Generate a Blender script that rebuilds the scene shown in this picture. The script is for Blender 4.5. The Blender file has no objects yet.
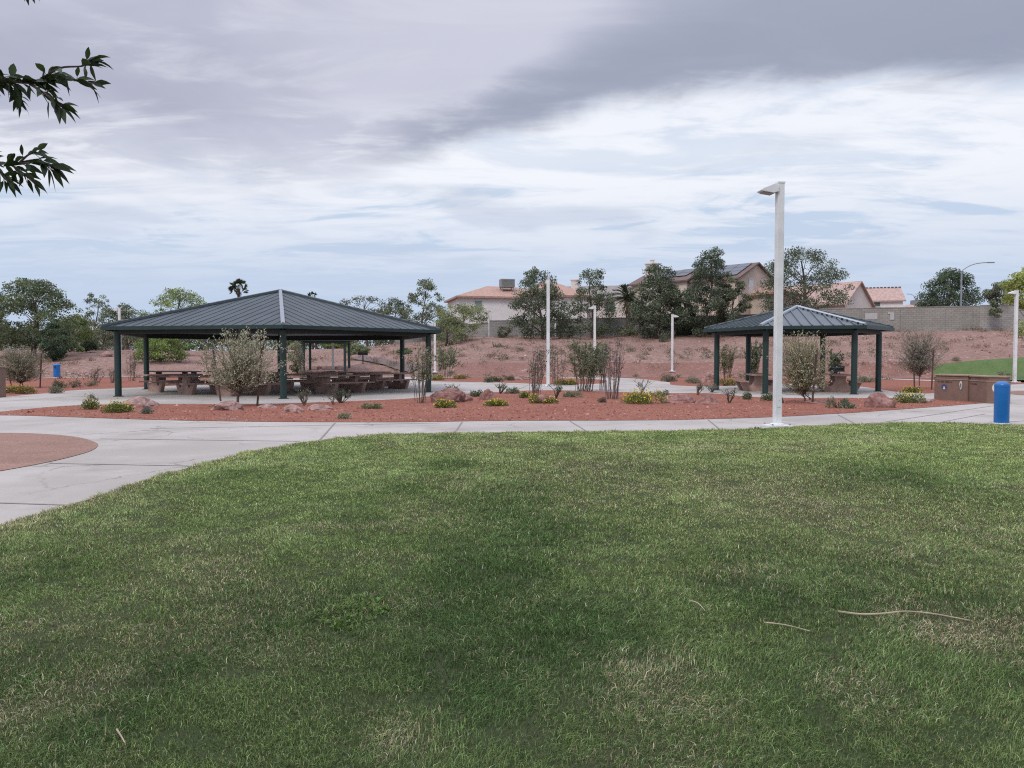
import bpy, bmesh, math, random
import numpy as np
from mathutils import Vector, Matrix, noise as mnoise

# ------------------------------------------------------------------ camera
SC = bpy.context.scene
COL = SC.collection
F, CH, HZ = 765.0, 1.6, 357.0
PITCH = math.atan((384 - HZ) / F)
cam_data = bpy.data.cameras.new('camera')
cam_data.sensor_width = 36.0
cam_data.lens = 36.0 * F / 1024.0
cam_data.clip_end = 5000
cam = bpy.data.objects.new('camera', cam_data)
COL.objects.link(cam)
cam.location = (0, 0, CH)
cam.rotation_euler = (math.pi / 2 - PITCH, 0, 0)
SC.camera = cam

# ------------------------------------------------------------------ sky, sun, exposure
SUN_AZ, SUN_EL = math.radians(-146), math.radians(47)
SC.view_settings.view_transform = 'Standard'
SC.view_settings.look = 'None'
SC.view_settings.exposure = 0.12
SC.view_settings.gamma = 1.0
SC.view_settings.use_curve_mapping = False
SC.render.engine = 'CYCLES'
SC.cycles.use_denoising = False
SC.cycles.filter_width = 1.15
SC.cycles.max_bounces = 6
SC.cycles.transparent_max_bounces = 8


class NT:
    """small helper for node trees"""
    def __init__(s, tree):
        s.t = tree
        s.n = tree.nodes
        s.l = tree.links

    def node(s, kind, **kw):
        n = s.n.new(kind)
        for k, v in kw.items():
            setattr(n, k, v)
        return n

    def put(s, sock, v):
        if hasattr(v, 'is_output'):
            s.l.new(v, sock)
        elif v is not None:
            if isinstance(v, (tuple, list)) and len(v) == 3 and sock.type == 'RGBA':
                v = (*v, 1)
            sock.default_value = v

    def math(s, op, a, b=None, c=None, clamp=False):
        n = s.node('ShaderNodeMath', operation=op, use_clamp=clamp)
        s.put(n.inputs[0], a)
        s.put(n.inputs[1], b)
        s.put(n.inputs[2], c)
        return n.outputs[0]

    def step(s, v, a, b, t0=0.0, t1=1.0):
        n = s.node('ShaderNodeMapRange', interpolation_type='SMOOTHSTEP')
        s.put(n.inputs[0], v)
        s.put(n.inputs[1], a)
        s.put(n.inputs[2], b)
        s.put(n.inputs[3], t0)
        s.put(n.inputs[4], t1)
        return n.outputs[0]

    def mix(s, f, a, b, mode='MIX'):
        n = s.node('ShaderNodeMix', data_type='RGBA', blend_type=mode)
        s.put(n.inputs[0], f)
        s.put(n.inputs[6], a)
        s.put(n.inputs[7], b)
        return n.outputs[2]

    def noise(s, vec, scale, detail=4, rough=.55, dist=0.0, out=0):
        n = s.node('ShaderNodeTexNoise')
        s.put(n.inputs['Vector'], vec)
        n.inputs['Scale'].default_value = scale
        n.inputs['Detail'].default_value = detail
        n.inputs['Roughness'].default_value = rough
        n.inputs['Distortion'].default_value = dist
        return n.outputs[out]

    def comb(s, x, y, z=0.0):
        n = s.node('ShaderNodeCombineXYZ')
        s.put(n.inputs[0], x)
        s.put(n.inputs[1], y)
        s.put(n.inputs[2], z)
        return n.outputs[0]


def build_world():
    w = bpy.data.worlds.new('World')
    SC.world = w
    w.use_nodes = True
    w.node_tree.nodes.clear()
    T = NT(w.node_tree)
    sky = T.node('ShaderNodeTexSky', sky_type='NISHITA')
    sky.sun_disc = False
    sky.sun_elevation = SUN_EL
    sky.sun_rotation = SUN_AZ
    sky.dust_density = 2.0
    tc = T.node('ShaderNodeTexCoord')
    sep = T.node('ShaderNodeSeparateXYZ')
    T.l.new(tc.outputs['Generated'], sep.inputs[0])
    x, y, z = sep.outputs
    hor = T.math('SQRT', T.math('ADD', T.math('MULTIPLY', x, x), T.math('MULTIPLY', y, y)))
    v = T.math('DIVIDE', z, T.math('MAXIMUM', hor, .02))
    az = T.math('ARCTAN2', x, y)
    # cloud plane coordinates: streaks lengthen towards the horizon by themselves
    zz = T.math('ADD', T.math('MAXIMUM', z, 0.0), .10)
    p = T.comb(T.math('DIVIDE', x, zz), T.math('DIVIDE', y, zz), 0.0)
    warp = T.noise(p, .55, 3, .5)
    n_big = T.noise(p, .75, 5, .55, .4)
    n_mid = T.noise(p, 1.9, 6, .58, .5)
    ps = T.comb(T.math('MULTIPLY', T.math('DIVIDE', x, zz), .55), T.math('MULTIPLY', T.math('DIVIDE', y, zz), 1.25), 2.0)
    n_fin = T.noise(ps, 5.0, 7, .62, .6)
    n_str = T.noise(ps, 2.2, 7, .6, .8)
    # thin high overcast: bright veil / blue grey gaps
    bright = T.step(T.math('ADD', T.math('MULTIPLY', n_str, .6), T.math('MULTIPLY', n_fin, .4)), .42, .57)
    K = 10.0
    col = lambda r, g, b: tuple(K * c for c in (r, g, b))
    veil = T.mix(bright, col(.56, .645, .785), col(.80, .83, .90))
    # white belt between the horizon and the cloud deck
    belt = T.math('MULTIPLY', T.step(v, .05, .16), T.step(v, .36, .22))
    belt = T.math('MULTIPLY', belt, T.math('ADD', .12, T.math('MULTIPLY', n_big, .8)))
    veil = T.mix(belt, veil, col(.86, .875, .92))
    # gaps that let the blue sky through
    gap = T.step(T.math('ADD', n_str, T.math('MULTIPLY', n_fin, .25)), .60, .48)
    gapband = T.math('MULTIPLY', T.step(v, .09, .15), T.step(v, .26, .20))
    blue = T.mix(.85, sky.outputs[0], col(.47, .60, .78))
    veil = T.mix(T.math('MULTIPLY', T.math('MULTIPLY', gap, gapband), .7), veil, blue)
    # small grey scud below the deck
    n_sc = T.noise(T.comb(T.math('DIVIDE', x, zz), T.math('MULTIPLY', T.math('DIVIDE', y, zz), 1.2), 4.3), 1.1, 4, .5, .2)
    scud = T.math('MULTIPLY', T.step(n_sc, .55, .68), T.math('MULTIPLY', T.step(v, .06, .12), T.step(v, .33, .2)))
    veil = T.mix(T.math('MULTIPLY', scud, .55), veil, col(.52, .575, .69))
    # pale haze low down
    veil = T.mix(T.step(v, .25, .04, 0, .93), veil, col(.475, .575, .74))
    # the grey deck and its lower edge by azimuth
    fc = T.node('ShaderNodeFloatCurve')
    cu = fc.mapping.curves[0]
    pts = [(-1.0, .23), (-.59, .225), (-.36, .235), (-.21, .243), (-.13, .260), (0, .297), (.17, .330), (.36, .335), (.59, .295), (1.0, .29)]
    while len(cu.points) < len(pts):
        cu.points.new(.5, .5)
    for q, (a, b) in zip(cu.points, pts):
        q.location = ((a + 1) / 2, b)
    fc.mapping.update()
    T.put(fc.inputs['Value'], T.math('MULTIPLY_ADD', az, .5, .5, clamp=True))
    edge = fc.outputs[0]
    wob = T.math('ADD', T.math('MULTIPLY', T.math('SUBTRACT', n_mid, .5), .07), T.math('MULTIPLY', T.math('SUBTRACT', n_fin, .5), .05))
    d = T.math('ADD', T.math('SUBTRACT', v, edge), wob)
    left = T.step(az, -.10, -.35)
    soft = T.math('MULTIPLY_ADD', left, .05, .022)
    deck = T.step(d, T.math('MULTIPLY', soft, -1.0), soft)
    # inside the deck: the dark roll along the edge, lighter lavender behind
    width = T.math('MULTIPLY_ADD', T.math('MAXIMUM', az, -.05), .48, .044)
    roll = T.step(d, T.math('ADD', width, .045), T.math('MULTIPLY', width, .35))
    roll = T.math('MULTIPLY', roll, T.step(az, -.26, -.06))
    lav = T.mix(T.step(n_big, .36, .62), col(.41, .425, .535), col(.52, .535, .65))
    lav = T.mix(T.math('MULTIPLY', T.step(n_str, .50, .68), .55), lav, col(.64, .655, .74))
    breaks = T.math('MULTIPLY', T.step(T.math('ADD', T.math('MULTIPLY', n_fin, .5), T.math('MULTIPLY', n_str, .5)), .50, .62), T.step(d, .09, .01))
    lav = T.mix(T.math('MULTIPLY', breaks, .75), lav, col(.80, .82, .88))
    above = T.math('MULTIPLY', T.math('MULTIPLY', T.step(az, -.42, -.15), T.step(az, .24, .02)), T.step(d, T.math('MULTIPLY', width, .7), T.math('ADD', width, .05)))
    lav = T.mix(T.math('MULTIPLY', above, .55), lav, col(.60, .615, .715))
    deckcol = T.mix(T.math('MULTIPLY', roll, .92), lav, T.mix(n_mid, col(.285, .32, .42), col(.34, .375, .48)))
    # isolated tail of the roll on the left
    skyc = T.mix(deck, veil, deckcol)
    # overcast skies brighten towards the zenith
    zen = T.step(z, .42, .80, 1.0, 2.75)
    skyc = T.mix(1.0, skyc, T.comb(zen, zen, zen), 'MULTIPLY')
    skyc = T.mix(T.step(v, -.002, -.03), skyc, col(.30, .25, .22))
    bg = T.node('ShaderNodeBackground')
    bg.inputs[1].default_value = .1
    T.l.new(skyc, bg.inputs[0])
    out = T.node('ShaderNodeOutputWorld')
    T.l.new(bg.outputs[0], out.inputs[0])


build_world()
sun_data = bpy.data.lights.new('sun', 'SUN')
sun_data.energy = 1.35
sun_data.angle = math.radians(18)
sun_data.color = (1.0, .93, .83)
sun = bpy.data.objects.new('sun', sun_data)
COL.objects.link(sun)
sd = Vector((math.cos(SUN_EL) * math.sin(SUN_AZ), math.cos(SUN_EL) * math.cos(SUN_AZ), math.sin(SUN_EL)))
sun.rotation_euler = sd.to_track_quat('Z', 'Y').to_euler()
sun.location = (-20, -10, 30)

# ------------------------------------------------------------------ helpers
rng = np.random.default_rng(7)
random.seed(11)


def tag(o, label=None, cat=None, group=None, kind=None):
    if label:
        o['label'] = label
    if cat:
        o['category'] = cat
    if group:
        o['group'] = group
    if kind:
        o['kind'] = kind
    return o


def thing(name, loc, label, cat, group=None, rz=0.0):
    o = bpy.data.objects.new(name, None)
    o.empty_display_size = .3
    COL.objects.link(o)
    o.location = loc
    o.rotation_euler = (0, 0, rz)
    return tag(o, label, cat, group)


class MB:
    def __init__(s):
        s.v, s.f, s.m = [], [], []

    def add(s, vs, fs, mi=0):
        b = len(s.v)
        s.v += [tuple(q) for q in vs]
        s.f += [tuple(i + b for i in q) for q in fs]
        s.m += [mi] * len(fs)

    def box(s, c, size, rz=0.0, mi=0, M=None):
        hx, hy, hz = (q / 2 for q in size)
        vs = [Vector((a * hx, b * hy, d * hz)) for d in (-1, 1) for b in (-1, 1) for a in (-1, 1)]
        R = M or Matrix.Rotation(rz, 3, 'Z')
        vs = [R @ q + Vector(c) for q in vs]
        s.add(vs, [(0, 2, 3, 1), (4, 5, 7, 6), (0, 1, 5, 4), (2, 6, 7, 3), (0, 4, 6, 2), (1, 3, 7, 5)], mi)

    def tube(s, pts, rad, n=6, mi=0, cap=True):
        pts = [Vector(q) for q in pts]
        if not isinstance(rad, (list, tuple)):
            rad = [rad] * len(pts)
        vs, fs = [], []
        for i, q in enumerate(pts):
            t = (pts[min(i + 1, len(pts) - 1)] - pts[max(i - 1, 0)])
            if t.length < 1e-7:
                t = Vector((0, 0, 1))
            t.normalize()
            a = t.cross(Vector((0, 1, 0)) if abs(t.y) < .9 else Vector((1, 0, 0))).normalized()
            b = t.cross(a)
            for k in range(n):
                th = 2 * math.pi * k / n
                vs.append(q + (a * math.cos(th) + b * math.sin(th)) * rad[i])
        for i in range(len(pts) - 1):
            for k in range(n):
                k2 = (k + 1) % n
                fs.append((i * n + k, i * n + k2, (i + 1) * n + k2, (i + 1) * n + k))
        if cap:
            fs.append(tuple(range(n)))
            fs.append(tuple((len(pts) - 1) * n + k for k in range(n))[::-1])
        s.add(vs, fs, mi)

    def lathe(s, prof, n=20, c=(0, 0, 0), mi=0):
        vs, fs = [], []
        for r, z in prof:
            for k in range(n):
                th = 2 * math.pi * k / n
                vs.append((c[0] + r * math.cos(th), c[1] + r * math.sin(th), c[2] + z))
        for i in range(len(prof) - 1):
            for k in range(n):
                k2 = (k + 1) % n
                fs.append((i * n + k, i * n + k2, (i + 1) * n + k2, (i + 1) * n + k))
        fs.append(tuple(range(n))[::-1])
        fs.append(tuple((len(prof) - 1) * n + k for k in range(n)))
        s.add(vs, fs, mi)

    def prism(s, poly, h, M, mi=0):
        """poly in local xy, extruded along local z by h, moved by 4x4 M"""
        n = len(poly)
        vs = [M @ Vector((a, b, 0)) for a, b in poly] + [M @ Vector((a, b, h)) for a, b in poly]
        fs = [tuple(range(n))[::-1], tuple(range(n, 2 * n))]
        fs += [(i, (i + 1) % n, n + (i + 1) % n, n + i) for i in range(n)]
        s.add(vs, fs, mi)

    def build(s, name, mats, parent=None, smooth=False, bevel=0.0, fix=True):
        me = bpy.data.meshes.new(name)
        me.from_pydata(s.v, [], s.f)
        if not isinstance(mats, (list, tuple)):
            mats = [mats]
        for q in mats:
            me.materials.append(q)
        if len(mats) > 1:
            me.polygons.foreach_set('material_index', s.m)
        if fix or bevel:
            bm = bmesh.new()
            bm.from_mesh(me)
            bmesh.ops.recalc_face_normals(bm, faces=bm.faces)
            if bevel:
                ed = [e for e in bm.edges if e.is_manifold and e.calc_face_angle(0) > .6]
                bmesh.ops.bevel(bm, geom=ed, offset=bevel, segments=2, affect='EDGES', profile=.6)
            bm.to_mesh(me)
            bm.free()
        if smooth:
            me.polygons.foreach_set('use_smooth', [True] * len(me.polygons))
            if hasattr(me, 'set_sharp_from_angle'):
                me.set_sharp_from_angle(angle=math.radians(40))
        o = bpy.data.objects.new(name, me)
        COL.objects.link(o)
        if parent:
            o.parent = parent
        return o


def copy_tree(o, parent=None):
    c = o.copy()
    COL.objects.link(c)
    if parent:
        c.parent = parent
    for ch in list(o.children):
        copy_tree(ch, c)
    return c


# ------------------------------------------------------------------ terrain height and pixel geometry
def ss(a, b, x):
    t = np.clip((x - a) / (b - a), 0, 1)
    return t * t * (3 - 2 * t)


PXS = [-900, 60, 250, 350, 470, 560, 640, 760, 800, 1024, 1500]
WALL_Y = [88, 88, 88, 94, 98, 96, 92, 86, 80, 74.5, 66]
TOP_Z = [2.3, 2.4, 2.3, 2.6, 4.1, 4.2, 4.2, 4.2, 4.15, 4.2, 4.2]
TOE_Y = [63, 63, 62, 61, 60, 60, 60, 59, 58, 57, 52]


def terrain(x, y):
    x = np.asarray(x, float)
    y = np.asarray(y, float)
    px = 512 + F * x / np.maximum(y, 30)
    wy = np.interp(px, PXS, WALL_Y)
    zt = np.interp(px, PXS, TOP_Z)
    ty = np.interp(px, PXS, TOE_Y)
    s = (y - ty) / (wy - 1.0 - ty)
    lin = np.clip(s, 0, 1) ** .92
    z = zt * (.20 * ss(0, .10, s) + .80 * lin)
    roll = np.sin(x * .31 + y * .17) * .10 + np.sin(x * .83 - y * .41 + 1.3) * .06 + np.sin(x * .13 + 2) * .14
    z = z + roll * ss(.05, .4, s) * (1 - ss(.85, 1.0, s))
    return z


def tz(x, y):
    return float(terrain(x, y))


def ray(px, py):
    a = (px - 512) / F
    b = (384 - py) / F
    cp, sp = math.cos(PITCH), math.sin(PITCH)
    return Vector((a, cp + b * sp, -sp + b * cp))


def G(px, py):
    """point of flat ground seen at a pixel"""
    d = ray(px, py)
    t = -CH / d.z
    return Vector((d.x * t, d.y * t, 0))


def W(px, py, Y):
    """point at depth Y seen at a pixel"""
    d = ray(px, py)
    t = Y / d.y
    return Vector((d.x * t, Y, CH + d.z * t))


def TP(px, py):
    """terrain point seen at a pixel"""
    d = ray(px, py)
    Y = np.arange(3, 130, .05)
    t = Y / d.y
    h = CH + d.z * t - terrain(d.x * t, Y)
    k = np.argmax(h < 0) if (h < 0).any() else len(Y) - 1
    return Vector((d.x * t[k], Y[k], float(terrain(d.x * t[k], Y[k]))))


# ------------------------------------------------------------------ materials
MAT = {}


def mat(name, col, rough=.6, metal=0.0, var=0.0, vscale=3.0, col2=None, bump=0.0, bscale=30.0, spec=.5, fine=0.0, fscale=60.0):
    if name in MAT:
        return MAT[name]
    m = bpy.data.materials.new(name)
    m.use_nodes = True
    T = NT(m.node_tree)
    b = T.n['Principled BSDF']
    b.inputs['Roughness'].default_value = rough
    b.inputs['Metallic'].default_value = metal
    b.inputs['Specular IOR Level'].default_value = spec
    g = T.node('ShaderNodeNewGeometry').outputs['Position']
    c = (*col, 1)
    sock = None
    if var or col2:
        f = T.step(T.noise(g, vscale, 5, .6), .35, .65)
        c2 = col2 or tuple(max(0, q * (1 - var)) for q in col)
        sock = T.mix(f, col, c2)
    if fine:
        f = T.noise(g, fscale, 2, .6)
        k = T.math('MULTIPLY_ADD', T.math('SUBTRACT', f, .5), fine * 2, 1.0)
        sock = T.mix(1.0, sock if sock is not None else c, T.comb(k, k, k), 'MULTIPLY')
    T.put(b.inputs['Base Color'], sock if sock is not None else c)
    if bump:
        bn = T.node('ShaderNodeBump')
        bn.inputs['Strength'].default_value = bump
        bn.inputs['Distance'].default_value = .02
        T.put(bn.inputs['Height'], T.noise(g, bscale, 5, .6))
        T.l.new(bn.outputs[0], b.inputs['Normal'])
    MAT[name] = m
    return m


def gravel_mat(name, cols, cell=14.0, patch=.25, rough=.9):
    """loose stone: every voronoi cell its own tone, broad drifts on top"""
    m = bpy.data.materials.new(name)
    m.use_nodes = True
    T = NT(m.node_tree)
    b = T.n['Principled BSDF']
    b.inputs['Roughness'].default_value = rough
    b.inputs['Specular IOR Level'].default_value = .2
    g = T.node('ShaderNodeNewGeometry').outputs['Position']
    vo = T.node('ShaderNodeTexVoronoi')
    vo.inputs['Scale'].default_value = cell
    T.put(vo.inputs['Vector'], g)
    sep = T.node('ShaderNodeSeparateColor')
    T.l.new(vo.outputs['Color'], sep.inputs[0])
    c = T.mix(sep.outputs[0], cols[0], cols[1])
    c = T.mix(T.step(sep.outputs[1], .86, .9), c, cols[2])
    c = T.mix(T.step(T.noise(g, patch, 5, .62), .40, .66), c, T.mix(sep.outputs[2], cols[1], cols[3]))
    k = T.math('MULTIPLY_ADD', T.math('SUBTRACT', T.noise(g, 1.3, 6, .7), .5), .6, 1.0)
    c = T.mix(1.0, c, T.comb(k, k, k), 'MULTIPLY')
    T.put(b.inputs['Base Color'], c)
    bn = T.node('ShaderNodeBump')
    bn.inputs['Strength'].default_value = .7
    bn.inputs['Distance'].default_value = .02
    T.put(bn.inputs['Height'], T.math('ADD', sep.outputs[2], T.noise(g, 4, 4, .6)))
    T.l.new(bn.outputs[0], b.inputs['Normal'])
    return m


def foliage_mat(name, trans=.25, rough=.55, spec=.2):
    m = bpy.data.materials.new(name)
    m.use_nodes = True
    T = NT(m.node_tree)
    b = T.n['Principled BSDF']
    at = T.node('ShaderNodeAttribute', attribute_name='col')
    T.l.new(at.outputs['Color'], b.inputs['Base Color'])
    b.inputs['Roughness'].default_value = rough
    b.inputs['Specular IOR Level'].default_value = spec
    tr = T.node('ShaderNodeBsdfTranslucent')
    T.put(tr.inputs[0], T.mix(1.0, at.outputs['Color'], (1.1, 1.2, .7), 'MULTIPLY'))
    mx = T.node('ShaderNodeMixShader')
    mx.inputs[0].default_value = trans
    T.l.new(b.outputs[0], mx.inputs[1])
    T.l.new(tr.outputs[0], mx.inputs[2])
    T.l.new(mx.outputs[0], T.n['Material Output'].inputs[0])
    return m


LEAF = foliage_mat('leaf')
GRASSM = foliage_mat('grass_blade', .16, .6, .04)
SOIL = gravel_mat('hill_soil', [(.235, .142, .113), (.27, .172, .14), (.35, .255, .215), (.18, .103, .082)], 5, .16)
REDGRAVEL = gravel_mat('red_gravel', [(.235, .086, .054), (.285, .112, .074), (.35, .19, .14), (.205, .074, .048)], 22, .35)
BANKM = gravel_mat('bank_gravel', [(.22, .118, .095), (.255, .142, .115), (.31, .20, .17), (.19, .098, .078)], 8, .2)
TANGRAVEL = gravel_mat('tan_gravel', [(.26, .148, .112), (.33, .20, .158), (.36, .27, .215), (.20, .125, .095)], 55, .8)
BARK = mat('bark', (.12, .09, .07), .9, var=.45, vscale=9, bump=.5, bscale=25)
BARK_PALE = mat('pale_bark', (.22, .19, .16), .9, var=.4, vscale=9)
TWIG = mat('twig', (.17, .125, .105), .9, var=.4, vscale=5)
STAKE = mat('stake_wood', (.085, .055, .045), .85, var=.3)
GREENP = mat('green_paint', (.012, .036, .032), .42, var=.2, vscale=2.0)
DARKSOFFIT = mat('soffit_paint', (.016, .022, .022), .6)
ROOFM = mat('roof_metal_slate', (.045, .064, .072), .48, metal=.0, var=.32, vscale=.8, spec=.45)
ROOFM2 = mat('roof_metal_grey', (.105, .128, .142), .42, metal=.0, var=.14, vscale=1.2, spec=.5)
RIDGE_SHEEN = mat('ridge_sheen', (.33, .37, .40), .32, metal=.35)
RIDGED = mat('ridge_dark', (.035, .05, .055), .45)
WHITEP = mat('white_paint', (.72, .73, .73), .4, var=.14, vscale=2.5, fine=.05, fscale=25)
LENS = mat('lamp_lens', (.25, .25, .26), .25)
TABLEM = mat('table_concrete', (.41, .265, .22), .8, var=.25, vscale=4, fine=.2, fscale=80)
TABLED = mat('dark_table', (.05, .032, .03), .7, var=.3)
BLUEP = mat('blue_paint', (.012, .15, .46), .35, var=.12, vscale=3)
STUCCO_BROWN = mat('brown_stucco', (.225, .142, .112), .9, var=.15, vscale=2.5, fine=.12, fscale=40, bump=.3, bscale=60)
CAPM = mat('cap_stone', (.36, .27, .20), .85, var=.15)
BLACKM = mat('black_iron', (.012, .012, .013), .5)
ROCK_RED = mat('red_rock', (.30, .165, .14), .9, col2=(.17, .08, .066), vscale=3.5, bump=1.0, bscale=9, fine=.6, fscale=11)
ROCK_PALE = mat('pale_rock', (.38, .25, .225), .9, col2=(.22, .125, .105), vscale=3.5, bump=1.0, bscale=9, fine=.6, fscale=11)
WHITEST = mat('white_stucco', (.74, .72, .71), .9, var=.10, vscale=.6)
BEIGEST = mat('beige_stucco', (.60, .50, .425), .9, var=.12, vscale=.6)
CREAMST = mat('cream_stucco', (.68, .62, .57), .9, var=.10, vscale=.6)
TILE = mat('clay_tile', (.44, .285, .225), .85, col2=(.36, .22, .17), vscale=3.0, fine=.35, fscale=3.5)
TILE2 = mat('pink_tile', (.45, .325, .28), .85, col2=(.36, .245, .205), vscale=3.0, fine=.35, fscale=3.5)
TILED = mat('brown_tile', (.17, .115, .10), .85, col2=(.13, .085, .075), vscale=2.0, fine=.3, fscale=4)
SOLAR = mat('solar_panel', (.045, .055, .075), .22, var=.2, vscale=1.5)
GLASSD = mat('window_glass', (.10, .13, .13), .12, spec=.6)
TRIMW = mat('window_trim', (.60, .60, .60), .6)
ACGREY = mat('cooler_metal', (.23, .24, .23), .5, var=.2)
STEEL = mat('galvanised_steel', (.30, .32, .34), .4, metal=.4)
BLOCK = mat('block_wall_taupe', (.31, .295, .265), .9, var=.12, vscale=.5, fine=.10, fscale=5)
BLOCK2 = mat('block_wall_grey', (.36, .345, .325), .9, col2=(.30, .285, .27), vscale=1.0, fine=.10, fscale=5)
BLOCKG = mat('block_wall_cool', (.27, .265, .255), .9, var=.12, vscale=.5, fine=.10, fscale=5)
def coursed(m):
    T = NT(m.node_tree)
    b = T.n['Principled BSDF']
    old = b.inputs['Base Color'].links[0].from_socket
    g = T.node('ShaderNodeNewGeometry').outputs['Position']
    sp = T.node('ShaderNodeSeparateXYZ')
    T.l.new(g, sp.inputs[0])
    br = T.node('ShaderNodeTexBrick')
    T.put(br.inputs['Vector'], T.comb(T.math('ADD', sp.outputs[0], T.math('MULTIPLY', sp.outputs[1], .35)), sp.outputs[2], 0.0))
    br.inputs['Scale'].default_value = 1.0
    br.inputs['Brick Width'].default_value = .42
    br.inputs['Row Height'].default_value = .21
    br.inputs['Mortar Size'].default_value = .016
    T.put(br.inputs['Color1'], (1.05, 1.05, 1.05))
    T.put(br.inputs['Color2'], (.88, .88, .88))
    T.put(br.inputs['Mortar'], (.62, .62, .62))
    T.put(b.inputs['Base Color'], T.mix(1.0, old, br.outputs['Color'], 'MULTIPLY'))


for q in (BLOCK, BLOCK2, BLOCKG):
    coursed(q)
PATCH = mat('patch_paint', (.44, .44, .43), .9, var=.1)
PATHM = mat('hill_path', (.15, .11, .10), .9, var=.2)
STICK = mat('dry_stick', (.44, .36, .25), .8, var=.3, vscale=12)
EMB_BLUE = mat('emblem_blue', (.06, .065, .16), .6)
EMB_PALE = mat('emblem_pale', (.62, .60, .58), .6)
EMB_GREY = mat('emblem_grey', (.16, .13, .12), .7)
LETTER = mat('letter_dark', (.075, .045, .04), .6)


def concrete_mat():
    m = bpy.data.materials.new('concrete')
    m.use_nodes = True
    T = NT(m.node_tree)
    b = T.n['Principled BSDF']
    b.inputs['Roughness'].default_value = .85
    b.inputs['Specular IOR Level'].default_value = .25
    g = T.node('ShaderNodeNewGeometry').outputs['Position']
    c = T.mix(T.step(T.noise(g, .28, 5, .6), .35, .65), (.435, .408, .372), (.345, .318, .285))
    st = T.math('MULTIPLY', T.step(T.noise(g, .8, 7, .72, 1.0), .52, .72), .55)
    c = T.mix(st, c, (.27, .225, .20))
    vo = T.node('ShaderNodeTexVoronoi', feature='DISTANCE_TO_EDGE')
    vo.inputs['Scale'].default_value = .33
    wv = T.node('ShaderNodeVectorMath', operation='ADD')
    T.l.new(g, wv.inputs[0])
    T.put(wv.inputs[1], T.noise(g, .9, 4, .7, out=1))
    T.l.new(wv.outputs[0], vo.inputs['Vector'])
    crack = T.math('MULTIPLY', T.step(vo.outputs['Distance'], .010, .004), T.step(T.noise(g, .22, 2), .50, .58))
    c = T.mix(T.math('MULTIPLY', crack, .55), c, (.16, .14, .125))
    c = T.mix(T.math('MULTIPLY', T.step(T.noise(g, .6, 4, .7, 1.2), .60, .70), .5), c, (.50, .47, .45))
    k = T.math('MULTIPLY_ADD', T.math('SUBTRACT', T.noise(g, 35, 3, .7), .5), .34, 1.0)
    c = T.mix(1.0, c, T.comb(k, k, k), 'MULTIPLY')
    T.put(b.inputs['Base Color'], c)
    return m


CONC = concrete_mat()
JOINT = mat('concrete_joint', (.225, .20, .185), .9)


def lawn_mat():
    m = bpy.data.materials.new('lawn_turf')
    m.use_nodes = True
    T = NT(m.node_tree)
    b = T.n['Principled BSDF']
    b.inputs['Roughness'].default_value = .9
    b.inputs['Specular IOR Level'].default_value = .1
    g = T.node('ShaderNodeNewGeometry').outputs['Position']
    c = T.mix(T.step(T.noise(g, .5, 5, .6), .36, .64), (.045, .062, .025), (.062, .07, .036))
    c = T.mix(T.step(T.noise(g, 60, 3, .6), .45, .75, 0, .6), c, (.03, .04, .02))
    T.put(b.inputs['Base Color'], c)
    return m


LAWNM = lawn_mat()


# ------------------------------------------------------------------ setting: ground, beds, paving, lawn
def build_ground():
    ys = np.unique(np.concatenate([np.linspace(-400, -40, 8), np.linspace(-40, 52, 20), np.arange(52, 112, .8), np.linspace(112, 160, 12), np.linspace(170, 1800, 14)]))
    xs = np.unique(np.concatenate([np.linspace(-1500, -130, 10), np.arange(-120, 120.1, 1.2), np.linspace(130, 1500, 10)]))
    X, Y = np.meshgrid(xs, ys)
    Z = terrain(X, Y)
    bump = np.zeros_like(Z)
    for i in range(Z.shape[0]):
        if ys[i] < 56 or ys[i] > 112:
            continue
        for j in range(Z.shape[1]):
            if Z[i, j] > .3:
                bump[i, j] = .16 * mnoise.fractal(Vector((X[i, j] * .5, Y[i, j] * .5, 0)), 1.0, 2.0, 4)
    Z = Z + bump * .6
    n = len(xs)
    mb = MB()
    mb.v = list(zip(X.ravel(), Y.ravel(), Z.ravel()))
    for i in range(len(ys) - 1):
        for j in range(n - 1):
            mb.f.append((i * n + j, i * n + j + 1, (i + 1) * n + j + 1, (i + 1) * n + j))
            mb.m.append(0)
    o = mb.build('ground', SOIL, smooth=False, fix=False)
    o.data.polygons.foreach_set('use_smooth', [True] * len(o.data.polygons))
    tag(o, 'bare pinkish brown desert ground rising to a bank', 'ground', kind='structure')


build_ground()


def smooth_poly(pts, closed=False, sub=4):
    out = []
    n = len(pts)
    rngi = range(n if closed else n - 1)
    for i in rngi:
        g = lambda k: Vector(pts[k % n]) if closed else Vector(pts[min(max(k, 0), n - 1)])
        p0, p1, p2, p3 = g(i - 1), g(i), g(i + 1), g(i + 2)
        for s in range(sub):
            t = s / sub
            q = .5 * ((2 * p1) + (p2 - p0) * t + (2 * p0 - 5 * p1 + 4 * p2 - p3) * t * t + (3 * p1 - p0 - 3 * p2 + p3) * t ** 3)
            out.append(q)
    if not closed:
        out.append(Vector(pts[-1]))
    return out


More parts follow.
